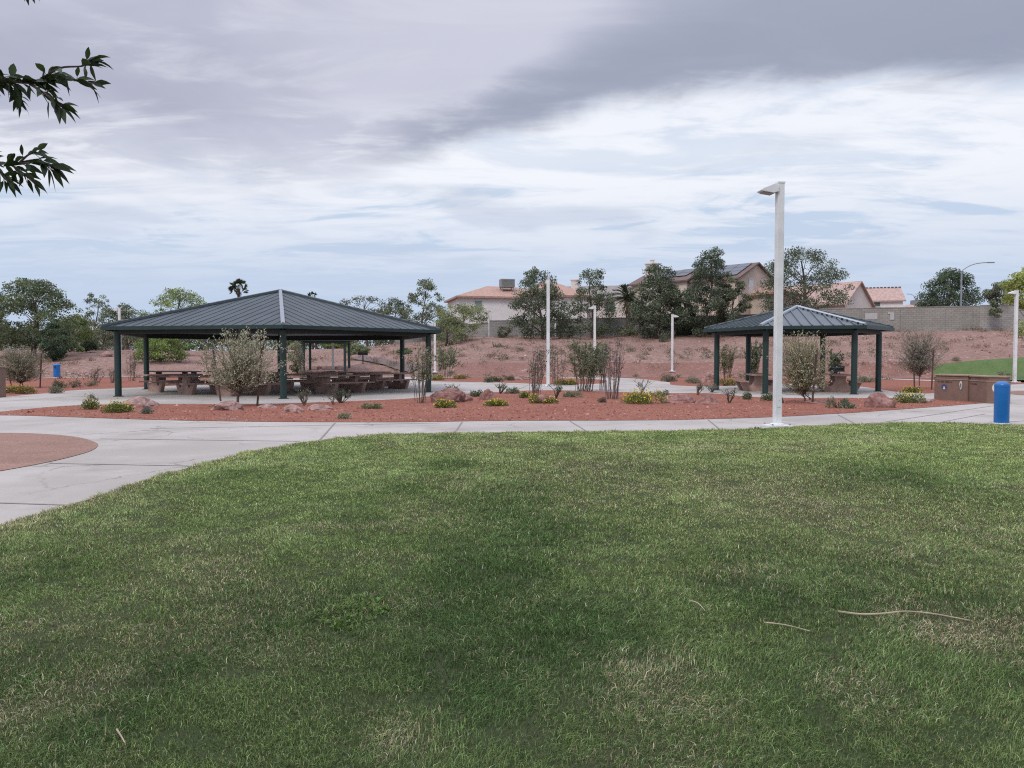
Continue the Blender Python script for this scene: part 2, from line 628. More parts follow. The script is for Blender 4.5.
def sheet(name, poly, z, m, thick=.0, label=None, cat=None, kind='structure', extra=None):
    bm = bmesh.new()
    vs = [bm.verts.new((q[0], q[1], z)) for q in poly]
    f = bm.faces.new(vs)
    f.normal_update()
    if f.normal.z < 0:
        f.normal_flip()
    if thick:
        r = bmesh.ops.extrude_face_region(bm, geom=[f])
        top = [e for e in r['geom'] if isinstance(e, bmesh.types.BMVert)]
        for q in top:
            q.co.z = z
        for q in vs:
            q.co.z = z - thick
    bmesh.ops.triangulate(bm, faces=[q for q in bm.faces if len(q.verts) > 4])
    bmesh.ops.recalc_face_normals(bm, faces=bm.faces)
    if not thick:
        for q in bm.faces:
            if q.normal.z < 0:
                q.normal_flip()
    mats = [m]
    if extra:
        mats.append(extra[1])
        for quad in extra[0]:
            ff = bm.faces.new([bm.verts.new(q) for q in quad])
            ff.material_index = 1
            ff.normal_update()
            if ff.normal.z < 0:
                ff.normal_flip()
    me = bpy.data.meshes.new(name)
    bm.to_mesh(me)
    bm.free()
    for q in mats:
        me.materials.append(q)
    o = bpy.data.objects.new(name, me)
    COL.objects.link(o)
    return tag(o, label, cat, kind=kind)


def GP(lst):
    return [G(a, b) for a, b in lst]


# lawn / pavement edge as seen, left to right
lawn_edge_px = [(-60, 556), (0, 529), (50, 514), (100, 499), (150, 482), (200, 467), (250, 454.5), (300, 445), (350, 439), (400, 436), (512, 434), (640, 433), (700, 432), (760, 430.3), (810, 427.5), (870, 425), (930, 424), (985, 425.5), (1040, 427), (1150, 430), (1300, 436)]
lawn_edge = [Vector((-9.0, 1.0, 0)), Vector((-6.6, 4.5, 0))] + GP(lawn_edge_px)
le = smooth_poly(lawn_edge, sub=4)
lawn_poly = le + [Vector((24, 8, 0)), Vector((24, -14, 0)), Vector((-9, -14, 0))]
sheet('lawn', lawn_poly, .034, LAWNM, label='mown green lawn spreading in front of the curving pavement', cat='lawn')

# red gravel under everything between the pavement and the bank
sheet('gravel_bed', [(-48, 14), (-30, 12), (30, 12), (52, 20), (52, 53), (44, 56.2), (20, 57.6), (0, 59.5), (-20, 60.8), (-48, 62)], .012, REDGRAVEL,
      label='red gravel bed between the plaza and the bank', cat='gravel')

far_edge_px = [(1150, 381), (1060, 383), (1012, 385), (1000, 388.5), (934, 394), (919, 393.5), (900, 393), (881, 390), (859, 387), (830, 385), (780, 384.5), (735, 386), (700, 387), (672, 385.5), (670, 383), (663, 382), (651, 380.3), (636, 379), (600, 377.2), (560, 376.6), (480, 376.3), (420, 375.6), (360, 375.6), (330, 377), (300, 378.5), (260, 381), (200, 384.5), (150, 387.5), (114, 389), (73, 391), (44, 394), (0, 398), (-60, 402), (-160, 406)]
far_edge = smooth_poly(GP(far_edge_px), sub=3)
conc_poly = le + [Vector((34, 22, 0))] + far_edge + [Vector((-22, 20, 0)), Vector((-16, 6, 0)), Vector((-14, 1, 0))]


def joint(a, b, w=.02, z=.0345):
    A, B = G(*a), G(*b)
    d = (B - A).normalized()
    n = Vector((-d.y, d.x, 0)) * w
    return [(q.x, q.y, z) for q in (A - n, B - n, B + n, A + n)]


joints = [joint((-60, 504), (66, 508)), joint((50, 465.5), (205, 468.5)), joint((100, 440.5), (300, 443)), joint((455.5, 433.5), (462, 423.5)), joint((587, 433), (570, 422.5)),
          joint((720, 431), (708, 421)), joint((856, 425.5), (838, 416)), joint((940, 423.6), (985, 415)), joint((150, 430), (440, 424.4)), joint((985, 424.6), (1100, 417.5)),
          joint((320, 441.5), (335, 424.3)), joint((0, 402.5), (100, 395.5)), joint((520, 389.5), (530, 385)), joint((640, 391), (655, 381.5)), joint((880, 424), (1005, 405))]
sheet('concrete_plaza', conc_poly, .030, CONC, .06, 'pale concrete pavement and plaza sweeping round the gravel beds', 'pavement', extra=(joints, JOINT))

bedA_front = [(-40, 418), (0, 416.5), (45, 417.5), (150, 421), (256, 423), (400, 423.5), (512, 422), (656, 421.5), (768, 418.5), (830, 415.2), (860, 413.5), (894, 411), (928, 408.5), (962, 405.8), (986, 403.9)]
bedA_back = [(988, 402.5), (960, 401.0), (934, 400), (905, 399.2), (870, 398.8), (800, 399), (750, 397.5), (707, 394), (662, 394), (612, 392.5), (550, 391), (512, 392), (475, 394), (432, 397), (415, 399), (380, 401), (325, 403), (300, 404), (256, 405), (150, 405), (90, 406), (50, 408), (0, 413), (-30, 415)]
sheet('gravel_bed', smooth_poly(GP(bedA_front), sub=3) + smooth_poly(GP(bedA_back), sub=3), .038, REDGRAVEL, label='long red gravel bed in front of the plaza', cat='gravel')
isl = [(425, 379.5), (450, 378), (500, 378), (560, 378.5), (597, 379.8), (607, 381.5), (600, 384), (570, 384.8), (540, 384.3), (500, 383), (450, 382), (430, 381.2)]
sheet('gravel_bed', smooth_poly(GP(isl), True, 3), .038, REDGRAVEL, label='narrow red gravel island behind the plaza walk', cat='gravel')
tan = [(-70, 448), (-30, 437), (0, 434.6), (40, 435.5), (75, 438.5), (95, 444), (97, 449), (85, 455), (50, 464), (0, 473.5), (-40, 480), (-70, 470)]
sheet('gravel_bed', smooth_poly(GP(tan), True, 4), .038, TANGRAVEL, label='tan gravel island inside the pavement at the left edge', cat='gravel')
sheet('gravel_bed', smooth_poly(GP([(1007, 392.5), (1040, 391), (1100, 391), (1100, 396), (1040, 396.5), (1012, 395)]), True, 3), .038, TANGRAVEL, label='small tan gravel strip behind the blue pedestal', cat='gravel')


def strip(name, line, w, m, dz, label, cat='path'):
    mb = MB()
    pts = []
    for i, q in enumerate(line):
        t = (line[min(i + 1, len(line) - 1)] - line[max(i - 1, 0)]).normalized()
        n = Vector((-t.y, t.x, 0)).normalized() * w / 2
        for k in (-1, -.33, .33, 1):
            c = q + n * k
            pts.append((c.x, c.y, tz(c.x, c.y) + dz))
    fs = []
    for i in range(len(line) - 1):
        for k in range(3):
            fs.append((i * 4 + k, i * 4 + k + 1, (i + 1) * 4 + k + 1, (i + 1) * 4 + k))
    mb.add(pts, fs)
    return tag(mb.build(name, m), label, cat, kind='structure')


strip('path', smooth_poly(GP([(-40, 380.5), (34, 378.6), (75, 377.8), (120, 377.2), (165, 377.2)]), sub=4), 1.6, CONC, .03, 'narrow pale concrete path along the foot of the bank on the left')
strip('path', smooth_poly(GP([(845, 378.2), (880, 378.9), (934, 381), (1000, 384.2)]), sub=4), 1.5, CONC, .026, 'narrow pale concrete path behind the staked sapling on the right')
strip('path', smooth_poly([TP(358, 358), TP(378, 361.5), TP(398, 365.5), TP(418, 370)], sub=5), 1.7, PATHM, .12, 'dark worn track slanting down the bank')


def far_lawn():
    top = [(934, 367.5), (962, 363.8), (1000, 361), (1030, 359), (1100, 356)]
    A = [TP(*q) for q in top]
    B = [G(*q) for q in [(934, 379.5), (962, 381), (1000, 382.6), (1030, 382.5), (1100, 381)]]
    mb = MB()
    n = 24
    vs = []
    As, Bs = smooth_poly(A, sub=5), smooth_poly(B, sub=5)
    for a, b in zip(As, Bs):
        for k in range(n + 1):
            c = a.lerp(b, k / n)
            vs.append((c.x, c.y, tz(c.x, c.y) + .16))
    fs = [(i * (n + 1) + k, i * (n + 1) + k + 1, (i + 1) * (n + 1) + k + 1, (i + 1) * (n + 1) + k) for i in range(len(As) - 1) for k in range(n)]
    mb.add(vs, fs)
    tag(mb.build('lawn', mat('far_turf', (.095, .145, .052), .9, col2=(.115, .165, .065), vscale=.8, fine=.4, fscale=9, spec=.1)), 'green grass slope behind the brown monument sign on the right', 'lawn', kind='structure')


far_lawn()


def lower_bank():
    pxs = list(range(455, 1101, 15))
    mb = MB()
    n = 10
    vs = []
    for px in pxs:
        a = TP(px, 364.3 + .5 * math.sin(px * .05))
        ty = float(np.interp(px, PXS, TOE_Y)) - 1.5
        b = Vector(((px - 512) / F * ty, ty, 0))
        for k in range(n + 1):
            c = a.lerp(b, k / n)
            vs.append((c.x, c.y, tz(c.x, c.y) + .12 * (1 - .8 * k / n)))
    fs = [(i * (n + 1) + k, i * (n + 1) + k + 1, (i + 1) * (n + 1) + k + 1, (i + 1) * (n + 1) + k) for i in range(len(pxs) - 1) for k in range(n)]
    mb.add(vs, fs)
    tag(mb.build('gravel_bank', BANKM), 'darker reddish lower step along the foot of the bank', 'bank', kind='structure')


lower_bank()


# ------------------------------------------------------------------ leaf clouds
def leaf_obj(name, P, L, Wd, col, parent=None, m=None, axis=None, jitter=1.0):
    """P (N,3) centres, L lengths, Wd widths, col (N,3): diamond shaped leaf faces"""
    N = len(P)
    a = rng.normal(size=(N, 3))
    if axis is not None:
        a = axis + a * jitter
    a /= np.linalg.norm(a, axis=1)[:, None] + 1e-9
    r = rng.normal(size=(N, 3))
    b = np.cross(a, r)
    b /= np.linalg.norm(b, axis=1)[:, None] + 1e-9
    L = np.broadcast_to(L, (N,))[:, None] / 2
    Wd = np.broadcast_to(Wd, (N,))[:, None] / 2
    V = np.stack([P - a * L, P + b * Wd, P + a * L, P - b * Wd], 1).reshape(-1, 3)
    me = bpy.data.meshes.new(name)
    me.vertices.add(4 * N)
    me.vertices.foreach_set('co', V.ravel())
    me.loops.add(4 * N)
    me.loops.foreach_set('vertex_index', np.arange(4 * N, dtype=np.int32))
    me.polygons.add(N)
    me.polygons.foreach_set('loop_start', np.arange(0, 4 * N, 4, dtype=np.int32))
    me.update(calc_edges=True)
    at = me.color_attributes.new('col', 'FLOAT_COLOR', 'POINT')
    c4 = np.ones((4 * N, 4), np.float32)
    c4[:, :3] = np.repeat(col, 4, 0)
    at.data.foreach_set('color', c4.ravel())
    me.materials.append(m or LEAF)
    o = bpy.data.objects.new(name, me)
    COL.objects.link(o)
    if parent:
        o.parent = parent
    return o


def vary(col, n, dv=.25, dh=.12):
    c = np.array(col)[None, :] * (1 + rng.normal(size=(n, 1)) * dv).clip(.35, 1.9)
    c = c * (1 + rng.normal(size=(n, 3)) * dh * .5)
    return c.clip(.005, .9)


PROFILE = {
    'pine': lambda t: (.65 + .35 * np.minimum(t / .2, 1)) * np.clip(1.22 - t, .2, 1) ** .62,
    'round': lambda t: np.sqrt(np.clip(1 - (2 * t - 1) ** 2, .03, 1)),
    'dome': lambda t: np.sqrt(np.clip(1 - (t * .98) ** 2.2, .03, 1)) * (.75 + .25 * np.minimum(t / .25, 1)),
    'vase': lambda t: (.25 + .75 * np.minimum(t / .65, 1)) * np.sqrt(np.clip(1 - np.clip((t - .6) / .42, 0, 1) ** 2, .05, 1)),
    'column': lambda t: .8 + .2 * np.sin(t * 6),
}


def crown_points(w, h, style, nclump, per, cr, flat=.7, hollow=.25):
    """clump centres and leaf points in a crown of width w, height h from z=0"""
    nclump, cr, per = int(nclump * 1.7), cr * .74, per * .48
    cs = []
    tries = 0
    while len(cs) < nclump and tries < nclump * 40:
        tries += 1
        t = random.random() ** .9
        a = random.random() * 2 * math.pi
        r = math.sqrt(random.uniform(hollow, 1)) * float(PROFILE[style](np.array(t))) * (w / 2 - cr * .35)
        c = (r * math.cos(a), r * math.sin(a), cr * .5 + t * (h - cr * 1.0))
        if all((c[0] - q[0]) ** 2 + (c[1] - q[1]) ** 2 + (c[2] - q[2]) ** 2 > (cr * .75) ** 2 for q in cs):
            cs.append(c)
    cs = np.array(cs)
    sc = rng.uniform(.6, 1.25, len(cs))
    idx = np.repeat(np.arange(len(cs)), (per * 2.6 * sc ** 2).astype(int) + 3)
    d = rng.normal(size=(len(idx), 3))
    d /= np.linalg.norm(d, axis=1)[:, None]
    d *= (rng.uniform(0, 1, len(idx)) ** .55)[:, None] * (cr * sc[idx])[:, None]
    d[:, 2] *= flat
    return cs, cs[idx] + d, idx


def tree(name, label, cat, px, Y, x0, x1, ytop, ybot, style, col, group=None, nclump=40, per=110, crf=.18, leaf=.16, trunk=True, base_py=None, lean=0.0, flat=.7, hollow=.2, bark=None, aspect=.6, dv=.28, trunkr=None):
    if base_py:
        b = TP(px, base_py)
        Y = b.y
    else:
        q = W(px, 350, Y)
        b = Vector((q.x, Y, tz(q.x, Y)))
    b.z -= .04
    sc = Y / F
    top = W(px, ytop, Y).z - b.z
    bot = max(W(px, ybot, Y).z - b.z, .0)
    w = (x1 - x0) * sc
    off = ((x0 + x1) / 2 - px) * sc
    h = top - bot
    root = thing(name, b, label, cat, group)
    cr = crf * w
    col = tuple(q * 1.8 for q in col)
    w *= 1.1
    cr *= 1.1
    cs, P, idx = crown_points(w, h, style, nclump, per, cr, flat, hollow)
    cs = cs + np.array([off, 0, bot])
    P = P + np.array([off, 0, bot])
    tintc = np.clip(1 + rng.normal(size=(len(cs), 1)) * dv * .8, .45, 1.7)
    colr = (vary(col, len(P), dv) * tintc[idx]).clip(.004, .9)
    s = leaf * 1.1 * rng.uniform(.6, 1.4, len(P))
    P[:, 2] = np.maximum(P[:, 2], .05)
    leaf_obj('crown', P, s, s * aspect, colr, root)
    if trunk:
        mb = MB()
        r0 = trunkr or max(.026 * w, .05)
        tp = []
        n = 6
        hh = bot + h * .8
        for i in range(n + 1):
            t = i / n
            tp.append(Vector((off * t + math.sin(t * 5 + px) * .04 * hh + lean * t * hh, math.cos(t * 4 + px) * .03 * hh, hh * t)))
        mb.tube(tp, [r0 * (1 - .8 * i / n) + .01 for i in range(n + 1)], 7)
        for c in cs[: 26]:
            c = Vector(c)
            k = min(max(c.z / hh - .25, .12), .85)
            i = int(k * n)
            st = tp[i].lerp(tp[min(i + 1, n)], k * n - i)
            mid = st.lerp(c, .5) + Vector((0, 0, .05 * h))
            mb.tube([st, mid, c], [r0 * .26 * (1 - k * .5), r0 * .17 * (1 - k * .5), r0 * .06], 5, cap=False)
        mb.build('trunk', bark or BARK, root, fix=False)
    return root


PINE = (.068, .082, .056)
EUC = (.090, .105, .070)
OLIVE = (.28, .29, .19)
PALO = (.125, .155, .062)
MESQ = (.080, .098, .058)

# ------------------------------------------------------------------ the pavilions
def pavilion(c, R, rot, Re, z_eave, z_peak, roofm, label, rib, post_r, group, bright=(0,), fascia=.14, sides=6, ribh=.05):
    root = thing('pavilion', (c[0], c[1], .03), label, 'pavilion', group)
    z_eave -= .03
    z_peak -= .03

    def pt(k, r, z):
        a = rot + k * 2 * math.pi / sides
        return Vector((r * math.sin(a), -r * math.cos(a), z))
    apex = Vector((0, 0, z_peak))
    zb = z_eave - fascia
    for k in range(sides):
        A, B = pt(k, Re, z_eave), pt(k + 1, Re, z_eave)
        mb = MB()
        up = (B - A).cross(apex - A).normalized()
        if up.z < 0:
            up = -up
        th = .05
        mb.add([A, B, apex, A - Vector((0, 0, th)), B - Vector((0, 0, th)), apex - Vector((0, 0, th))], [(0, 1, 2), (5, 4, 3), (0, 3, 4, 1), (1, 4, 5, 2), (2, 5, 3, 0)])
        # standing seams run up the slope, square to the eave
        e = (B - A)
        ln = e.length
        e.normalize()
        mid = (A + B) / 2
        slope = (apex - mid)
        sl = slope.length
        slope.normalize()
        nrib = int(ln / rib)
        for i in range(1, nrib):
            s = (i / nrib - .5) * ln
            run = sl * (1 - abs(s) / (ln / 2)) - .05
            if run < .1:
                continue
            p0 = mid + e * s + slope * .0
            M = Matrix((e, slope, up)).transposed()
            mb.box(p0 + slope * run / 2 + up * (ribh / 2 - .004), (ribh * .8, run, ribh), M=M)
        mb.build('roof_panel', roofm, root)
        # fascia board, set outside the eave line
        fb = MB()
        nrm = Vector((mid.x, mid.y, 0)).normalized()
        M = Matrix((e, nrm, Vector((0, 0, 1)))).transposed()
        fb.box((mid.x + nrm.x * .035, mid.y + nrm.y * .035, z_eave - fascia / 2 + .012), (ln + .06, .05, fascia), M=M)
        fb.build('fascia', GREENP, root)
        # soffit beam between posts
        P, Q = pt(k, R, zb - .02), pt(k + 1, R, zb - .02)
        bm_ = MB()
        d = (Q - P)
        l2 = d.length
        d.normalize()
        nn = Vector((0, 0, 1)).cross(d)
        M = Matrix((d, nn, Vector((0, 0, 1)))).transposed()
        bm_.box((P + Q) / 2 + Vector((0, 0, .02)), (l2 - post_r, .16, .26), M=M)
        bm_.build('beam', DARKSOFFIT, root)
        # rafter under every hip
        rf = MB()
        H1 = pt(k, R * .98, zb + .12)
        H2 = Vector((0, 0, z_peak - .28)) + H1 * .02
        rf.tube([H1, H2], .085, 6)
        rf.build('rafter', DARKSOFFIT, root)
        # hip cap
        hc = MB()
        C0 = pt(k, Re * .998, z_eave + .035)
        hc.tube([C0, apex + Vector((0, 0, .03))], .085, 6)
        if k == 0 and len(bright) > 1:
            se = MB()  # black boxes paint the shade in the openings under the cap
            for i in range(int((apex - C0).length / rib * 1.3)):
                q = C0.lerp(apex, (i + .5) * rib / 1.3 / (apex - C0).length)
                se.box(q + Vector((0, -.11, -.03)), (.20, .06, .09), rz=rot + .5)
            se.build('cap_gap_shade', BLACKM, root)
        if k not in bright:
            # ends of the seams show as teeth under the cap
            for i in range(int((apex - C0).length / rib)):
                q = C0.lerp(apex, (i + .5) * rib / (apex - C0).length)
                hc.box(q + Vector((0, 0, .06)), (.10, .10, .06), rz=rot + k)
        hc.build('ridge_cap', RIDGE_SHEEN if k in bright else RIDGED, root)  # sky reflection on the chosen hips is painted as a paler metal
        # post
        pm = MB()
        b = pt(k, R, 0)
        pm.lathe([(post_r * 1.0, 0), (post_r, .02), (post_r, zb - .03)], 16, (b.x, b.y, 0))
        post = pm.build('post', GREENP, root, smooth=True)
        pl = MB()
        pl.lathe([(post_r * 1.55, 0), (post_r * 1.55, .025), (post_r * 1.2, .03)], 16, (b.x, b.y, 0.002))
        pl.build('base_plate', GREENP, post)
    mb = MB()
    mb.lathe([(.16, z_peak - .03), (.15, z_peak + .05), (.03, z_peak + .09)], 8)
    mb.build('finial_cap', roofm, root)
    # secondary purlins ring
    pu = MB()
    for fr in (.35, .68):
        for k in range(sides):
            P, Q = pt(k, Re * fr, z_peak + (z_eave - z_peak) * fr - .16), pt(k + 1, Re * fr, z_peak + (z_eave - z_peak) * fr - .16)
            pu.tube([P, Q], .05, 4)
    pu.build('purlin', DARKSOFFIT, root)
    return root


PAVG = 'hexagonal park pavilions'
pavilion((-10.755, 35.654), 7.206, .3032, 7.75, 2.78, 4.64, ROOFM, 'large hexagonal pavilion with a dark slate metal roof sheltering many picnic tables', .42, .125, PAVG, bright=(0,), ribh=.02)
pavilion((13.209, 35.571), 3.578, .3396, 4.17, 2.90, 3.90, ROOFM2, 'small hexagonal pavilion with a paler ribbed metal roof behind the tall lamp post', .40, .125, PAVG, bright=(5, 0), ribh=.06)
pavilion((W(327, 350, 62).x, 62.0), 2.25, math.radians(51), 2.75, 2.98, 3.9, ROOFM, 'distant small square pavilion seen through the large pavilion', .6, .10, PAVG, bright=(0,), sides=4)


# ------------------------------------------------------------------ picnic tables
def make_table(m_top, m_base, label, group):
    root = thing('picnic_table', (0, 0, .03), label, 'picnic table', group)
    mb = MB()
    mb.box((0, 0, .755), (2.5, .84, .07))
    mb.build('tabletop', m_top, root, bevel=.015)
    for s in (-1, 1):
        b = MB()
        b.box((0, s * .72, .455), (2.5, .32, .06))
        b.build('bench', m_top, root, bevel=.012)
    half = [(.66, 0), (.78, .20), (.86, .38), (.86, .424), (.57, .424)]
    arc = [(.44 + .13 * math.cos(a), .40 + .13 * math.sin(a)) for a in np.linspace(-.1, -math.pi * .95, 9)]
    half = half + arc + [(.21, .50), (.24, .719)]
    prof = half + [(-a, b) for a, b in half[::-1]]
    for s in (-1, 1):
        b = MB()
        M = Matrix.Translation((s * .72 - .08, 0, 0)) @ Matrix(((0, 0, 1, 0), (1, 0, 0, 0), (0, 1, 0, 0), (0, 0, 0, 1)))
        b.prism(prof, .16, M)
        b.build('support', m_base, root)
    return root


tables = [  # px, depth, rotation, label, dark
    (172, 35.0, 46, 'brown concrete picnic table at the far left of the large pavilion', 0),
    (203, 32.9, 46, 'brown concrete picnic table just left of the staked grey-green sapling', 0),
    (243, 31.5, 46, 'brown concrete picnic table half hidden behind the staked sapling', 0),
    (297, 35.6, 46, 'brown concrete picnic table right behind the front post of the large pavilion', 0),
    (340, 33.6, 46, 'brown concrete picnic table nearest the bare twiggy shrubs', 0),
    (386, 37.6, 46, 'brown concrete picnic table at the right end of the large pavilion', 0),
    (330, 39.5, 46, 'brown concrete picnic table in the second row right of the front post', 0),
    (262, 38.8, 46, 'brown concrete picnic table in the second row left of the front post', 0),
    (368, 41.0, 46, 'brown concrete picnic table in the back row under the large pavilion', 0),
]
proto = None
for px, Y, a, lab, dk in tables:
    if proto is None:
        t = proto = make_table(TABLEM, TABLEM, lab, 'picnic tables under the large pavilion')
    else:
        t = copy_tree(proto)
        t['label'] = lab
    t.location = (W(px, 380, Y).x, Y, .03)
    t.rotation_euler = (0, 0, math.radians(a))
proto = None
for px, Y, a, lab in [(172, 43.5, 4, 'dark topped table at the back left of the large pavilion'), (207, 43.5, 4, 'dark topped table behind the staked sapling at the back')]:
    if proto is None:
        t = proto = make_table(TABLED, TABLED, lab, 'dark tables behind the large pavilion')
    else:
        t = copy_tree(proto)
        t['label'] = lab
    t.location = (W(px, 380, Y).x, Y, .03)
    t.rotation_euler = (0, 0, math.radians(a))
proto = None
for px, Y, a, lab in [(757, 35.6, 82, 'brown concrete picnic table on the left under the small pavilion'), (838, 35.0, 75, 'brown concrete picnic table on the right under the small pavilion')]:
    t = make_table(TABLEM, TABLEM, lab, 'picnic tables under the small pavilion') if proto is None else copy_tree(proto)
    proto = proto or t
    t['label'] = lab
    t.location = (W(px, 380, Y).x, Y, .03)
    t.rotation_euler = (0, 0, math.radians(a))
t = copy_tree(proto)
t['label'] = 'brown picnic table under the distant small pavilion'
t['group'] = 'distant picnic table'
q = W(327, 350, 62)
t.location = (q.x, 62, .05)
t.rotation_euler = (0, 0, .3)


def grill(px, py, Y, label, rz):
    q = W(px, py, Y)
    root = thing('barbecue_grill', (q.x, Y, tz(q.x, Y)), label, 'grill', 'park barbecue grills', rz)
    p = MB()
    p.lathe([(.05, -.05), (.05, .78)], 10)
    p.build('post', BLACKM, root)
    b = MB()
    b.prism([(-.42, .76), (.42, .76), (.42, 1.08), (.36, 1.08), (.36, .82), (-.36, .82), (-.36, 1.08), (-.42, 1.08)], .5, Matrix.Translation((0, .25, 0)) @ Matrix.Rotation(math.pi / 2, 4, 'X'))
    b.box((0, .22, .92), (.84, .05, .3))
    b.build('firebox', BLACKM, root)
    g = MB()
    for i in range(9):
        g.box((-.32 + i * .08, 0, 1.0), (.02, .46, .015))
    g.build('grate', STEEL, root)


grill(363, 372, 66, 'black post grill beyond the right end of the large pavilion', .2)
grill(836, 383, 44, 'black post grill behind the small pavilion table', -.3)


# ------------------------------------------------------------------ lamp posts
def lamp_post(px, base_py, top_py, head_dir, label, w=.165, face=0.0):
    b = TP(px, base_py)
    h = W(px, top_py, b.y).z - b.z
    root = thing('lamp_post', (b.x, b.y, b.z + .03), label, 'lamp post', 'white park lamp posts', face)
    h -= .03
    p = MB()
    p.box((0, 0, h / 2), (w, w, h))
    p.build('pole', WHITEP, root, bevel=.012)
    hh = MB()
    hh.box((0, -w / 2 - .004, .55), (w * .55, .012, .20))
    hh.box((0, -w / 2 - .012, .61), (.016, .012, .016))
    hh.box((0, -w / 2 - .012, .49), (.016, .012, .016))
    hh.build('hand_hole_cover', WHITEP, root)
    c = MB()
    c.box((0, 0, h + .012), (w + .02, w + .02, .03))
    c.build('pole_cap', WHITEP, root)
    bp = MB()
    bp.box((0, 0, .025), (.50, .50, .05))
    bp.lathe([(.16, .05), (.16, .075), (.11, .085)], 12)
    pl = bp.build('base_plate', WHITEP, root, bevel=.01)
    bo = MB()
    for sx in (-1, 1):
        for sy in (-1, 1):
            bo.lathe([(.022, .05), (.022, .085)], 6, (sx * .2, sy * .2, 0))
    bo.build('anchor_bolts', STEEL, pl)
    hd = MB()
    L = .46
    prof = [(w / 2 + .002, -.20), (w / 2 + .002, -.04), (.18, -.03), (L * .95, -.13), (L + .02, -.17), (L, -.20), (.2, -.235)]
    M = Matrix.Rotation(head_dir, 4, 'Z') @ Matrix.Translation((0, .13, h)) @ Matrix.Rotation(math.pi / 2, 4, 'X')
    hd.prism(prof, .26, M)
    hb = hd.build('lamp_head', WHITEP, root, bevel=.012)
    ln = MB()
    M2 = Matrix.Rotation(head_dir, 4, 'Z') @ Matrix.Translation((0, .10, h)) @ Matrix.Rotation(math.pi / 2, 4, 'X')
    ln.prism([(.19, -.237), (L - .03, -.203), (L - .03, -.218), (.19, -.252)], .20, M2)
    ln.build('lens', LENS, hb)
    return root


lamp_post(777, 428.3, 183.5, math.pi, 'tallest nearest white lamp post standing at the lawn edge', .152, .12)
lamp_post(548, 387, 279.5, math.pi / 2, 'slim white lamp post beside the twiggy shrubs on the plaza')
lamp_post(594.5, 379, 306, math.pi, 'white lamp post rising behind the bushy green shrub')
lamp_post(672, 372.3, 314.5, 0, 'white lamp post at the foot of the bank in front of the pines')
lamp_post(435, 373, 323, math.pi, 'white lamp post just past the right eave corner of the large pavilion')
lamp_post(120.5, 377, 308, math.pi, 'white lamp post behind the left eave corner of the large pavilion')
lamp_post(1014.5, 383, 290.5, math.pi, 'white lamp post at the right edge beside the monument sign')
lamp_post(333, 370.3, 315, math.pi, 'white lamp post seen between the posts under the large pavilion roof')


def cobra_lamp(px, Y, top_py, reach_px, label):
    q = W(px, 350, Y)
    z0 = tz(q.x, Y)
    top = W(px, top_py, Y).z - z0
    root = thing('street_lamp', (q.x, Y, z0), label, 'street lamp', 'street lamps beyond the block wall')
    p = MB()
    p.tube([(0, 0, -.1), (0, 0, top - .9)], [.11, .08], 8)
    p.build('pole', STEEL, root)
    L = reach_px * Y / F
    a = MB()
    pts = [(0, 0, top - .95), (.12 * L, 0, top - .62), (.35 * L, 0, top - .22), (.65 * L, 0, top - .03), (L * .86, 0, top)]
    a.tube(smooth_poly(pts, sub=3), .05, 6)
    a.build('arm', STEEL, root)
    h = MB()
    h.box((L * .93, 0, top), (L * .22, .28, .12))
    h.build('lamp_head', STEEL, root, bevel=.03)


cobra_lamp(960, 84, 262.5, 31, 'tall grey curved arm street lamp rising behind the wall by the round pine')
cobra_lamp(914.5, 150, 294, -8, 'far small street lamp beside the low tiled roofs')


# ------------------------------------------------------------------ blue pedestals
def pedestal(loc, r, h, label, spout, rz=0):
    root = thing('drinking_pedestal', loc, label, 'pedestal', 'blue domed pedestals', rz)
    b = MB()
    n = 28
    prof = [(r * .97, .0), (r, .012), (r, h * .86), (r * 1.03, h * .865), (r * 1.03, h * .90)]
    prof += [(r * 1.03 * math.cos(a), h * .90 + h * .10 * math.sin(a)) for a in np.linspace(.15, 1.45, 7)]
    b.lathe(prof, n)
    b.build('body', BLUEP, root, smooth=True)
    f = MB()
    f.lathe([(r * 1.12, -.01), (r * 1.12, .012), (r * 1.0, .02)], n)
    f.build('base_ring', WHITEP, root)
    if spout:
        s = MB()
        s.tube([(0, -r * .8, h * .80), (0, -r * 1.25, h * .80), (0, -r * 1.3, h * .74)], .07, 8)
        s.build('spout', BLACKM, root)
    return root


pedestal(G(1001.3, 425) + Vector((0, 0, .034)), .16, 1.0, 'large blue domed pedestal beside the brown monument sign', False)
pedestal(G(57, 378) + Vector((0, 0, .03)), .24, 1.06, 'small distant blue domed pedestal with dark spout by the left path', True)


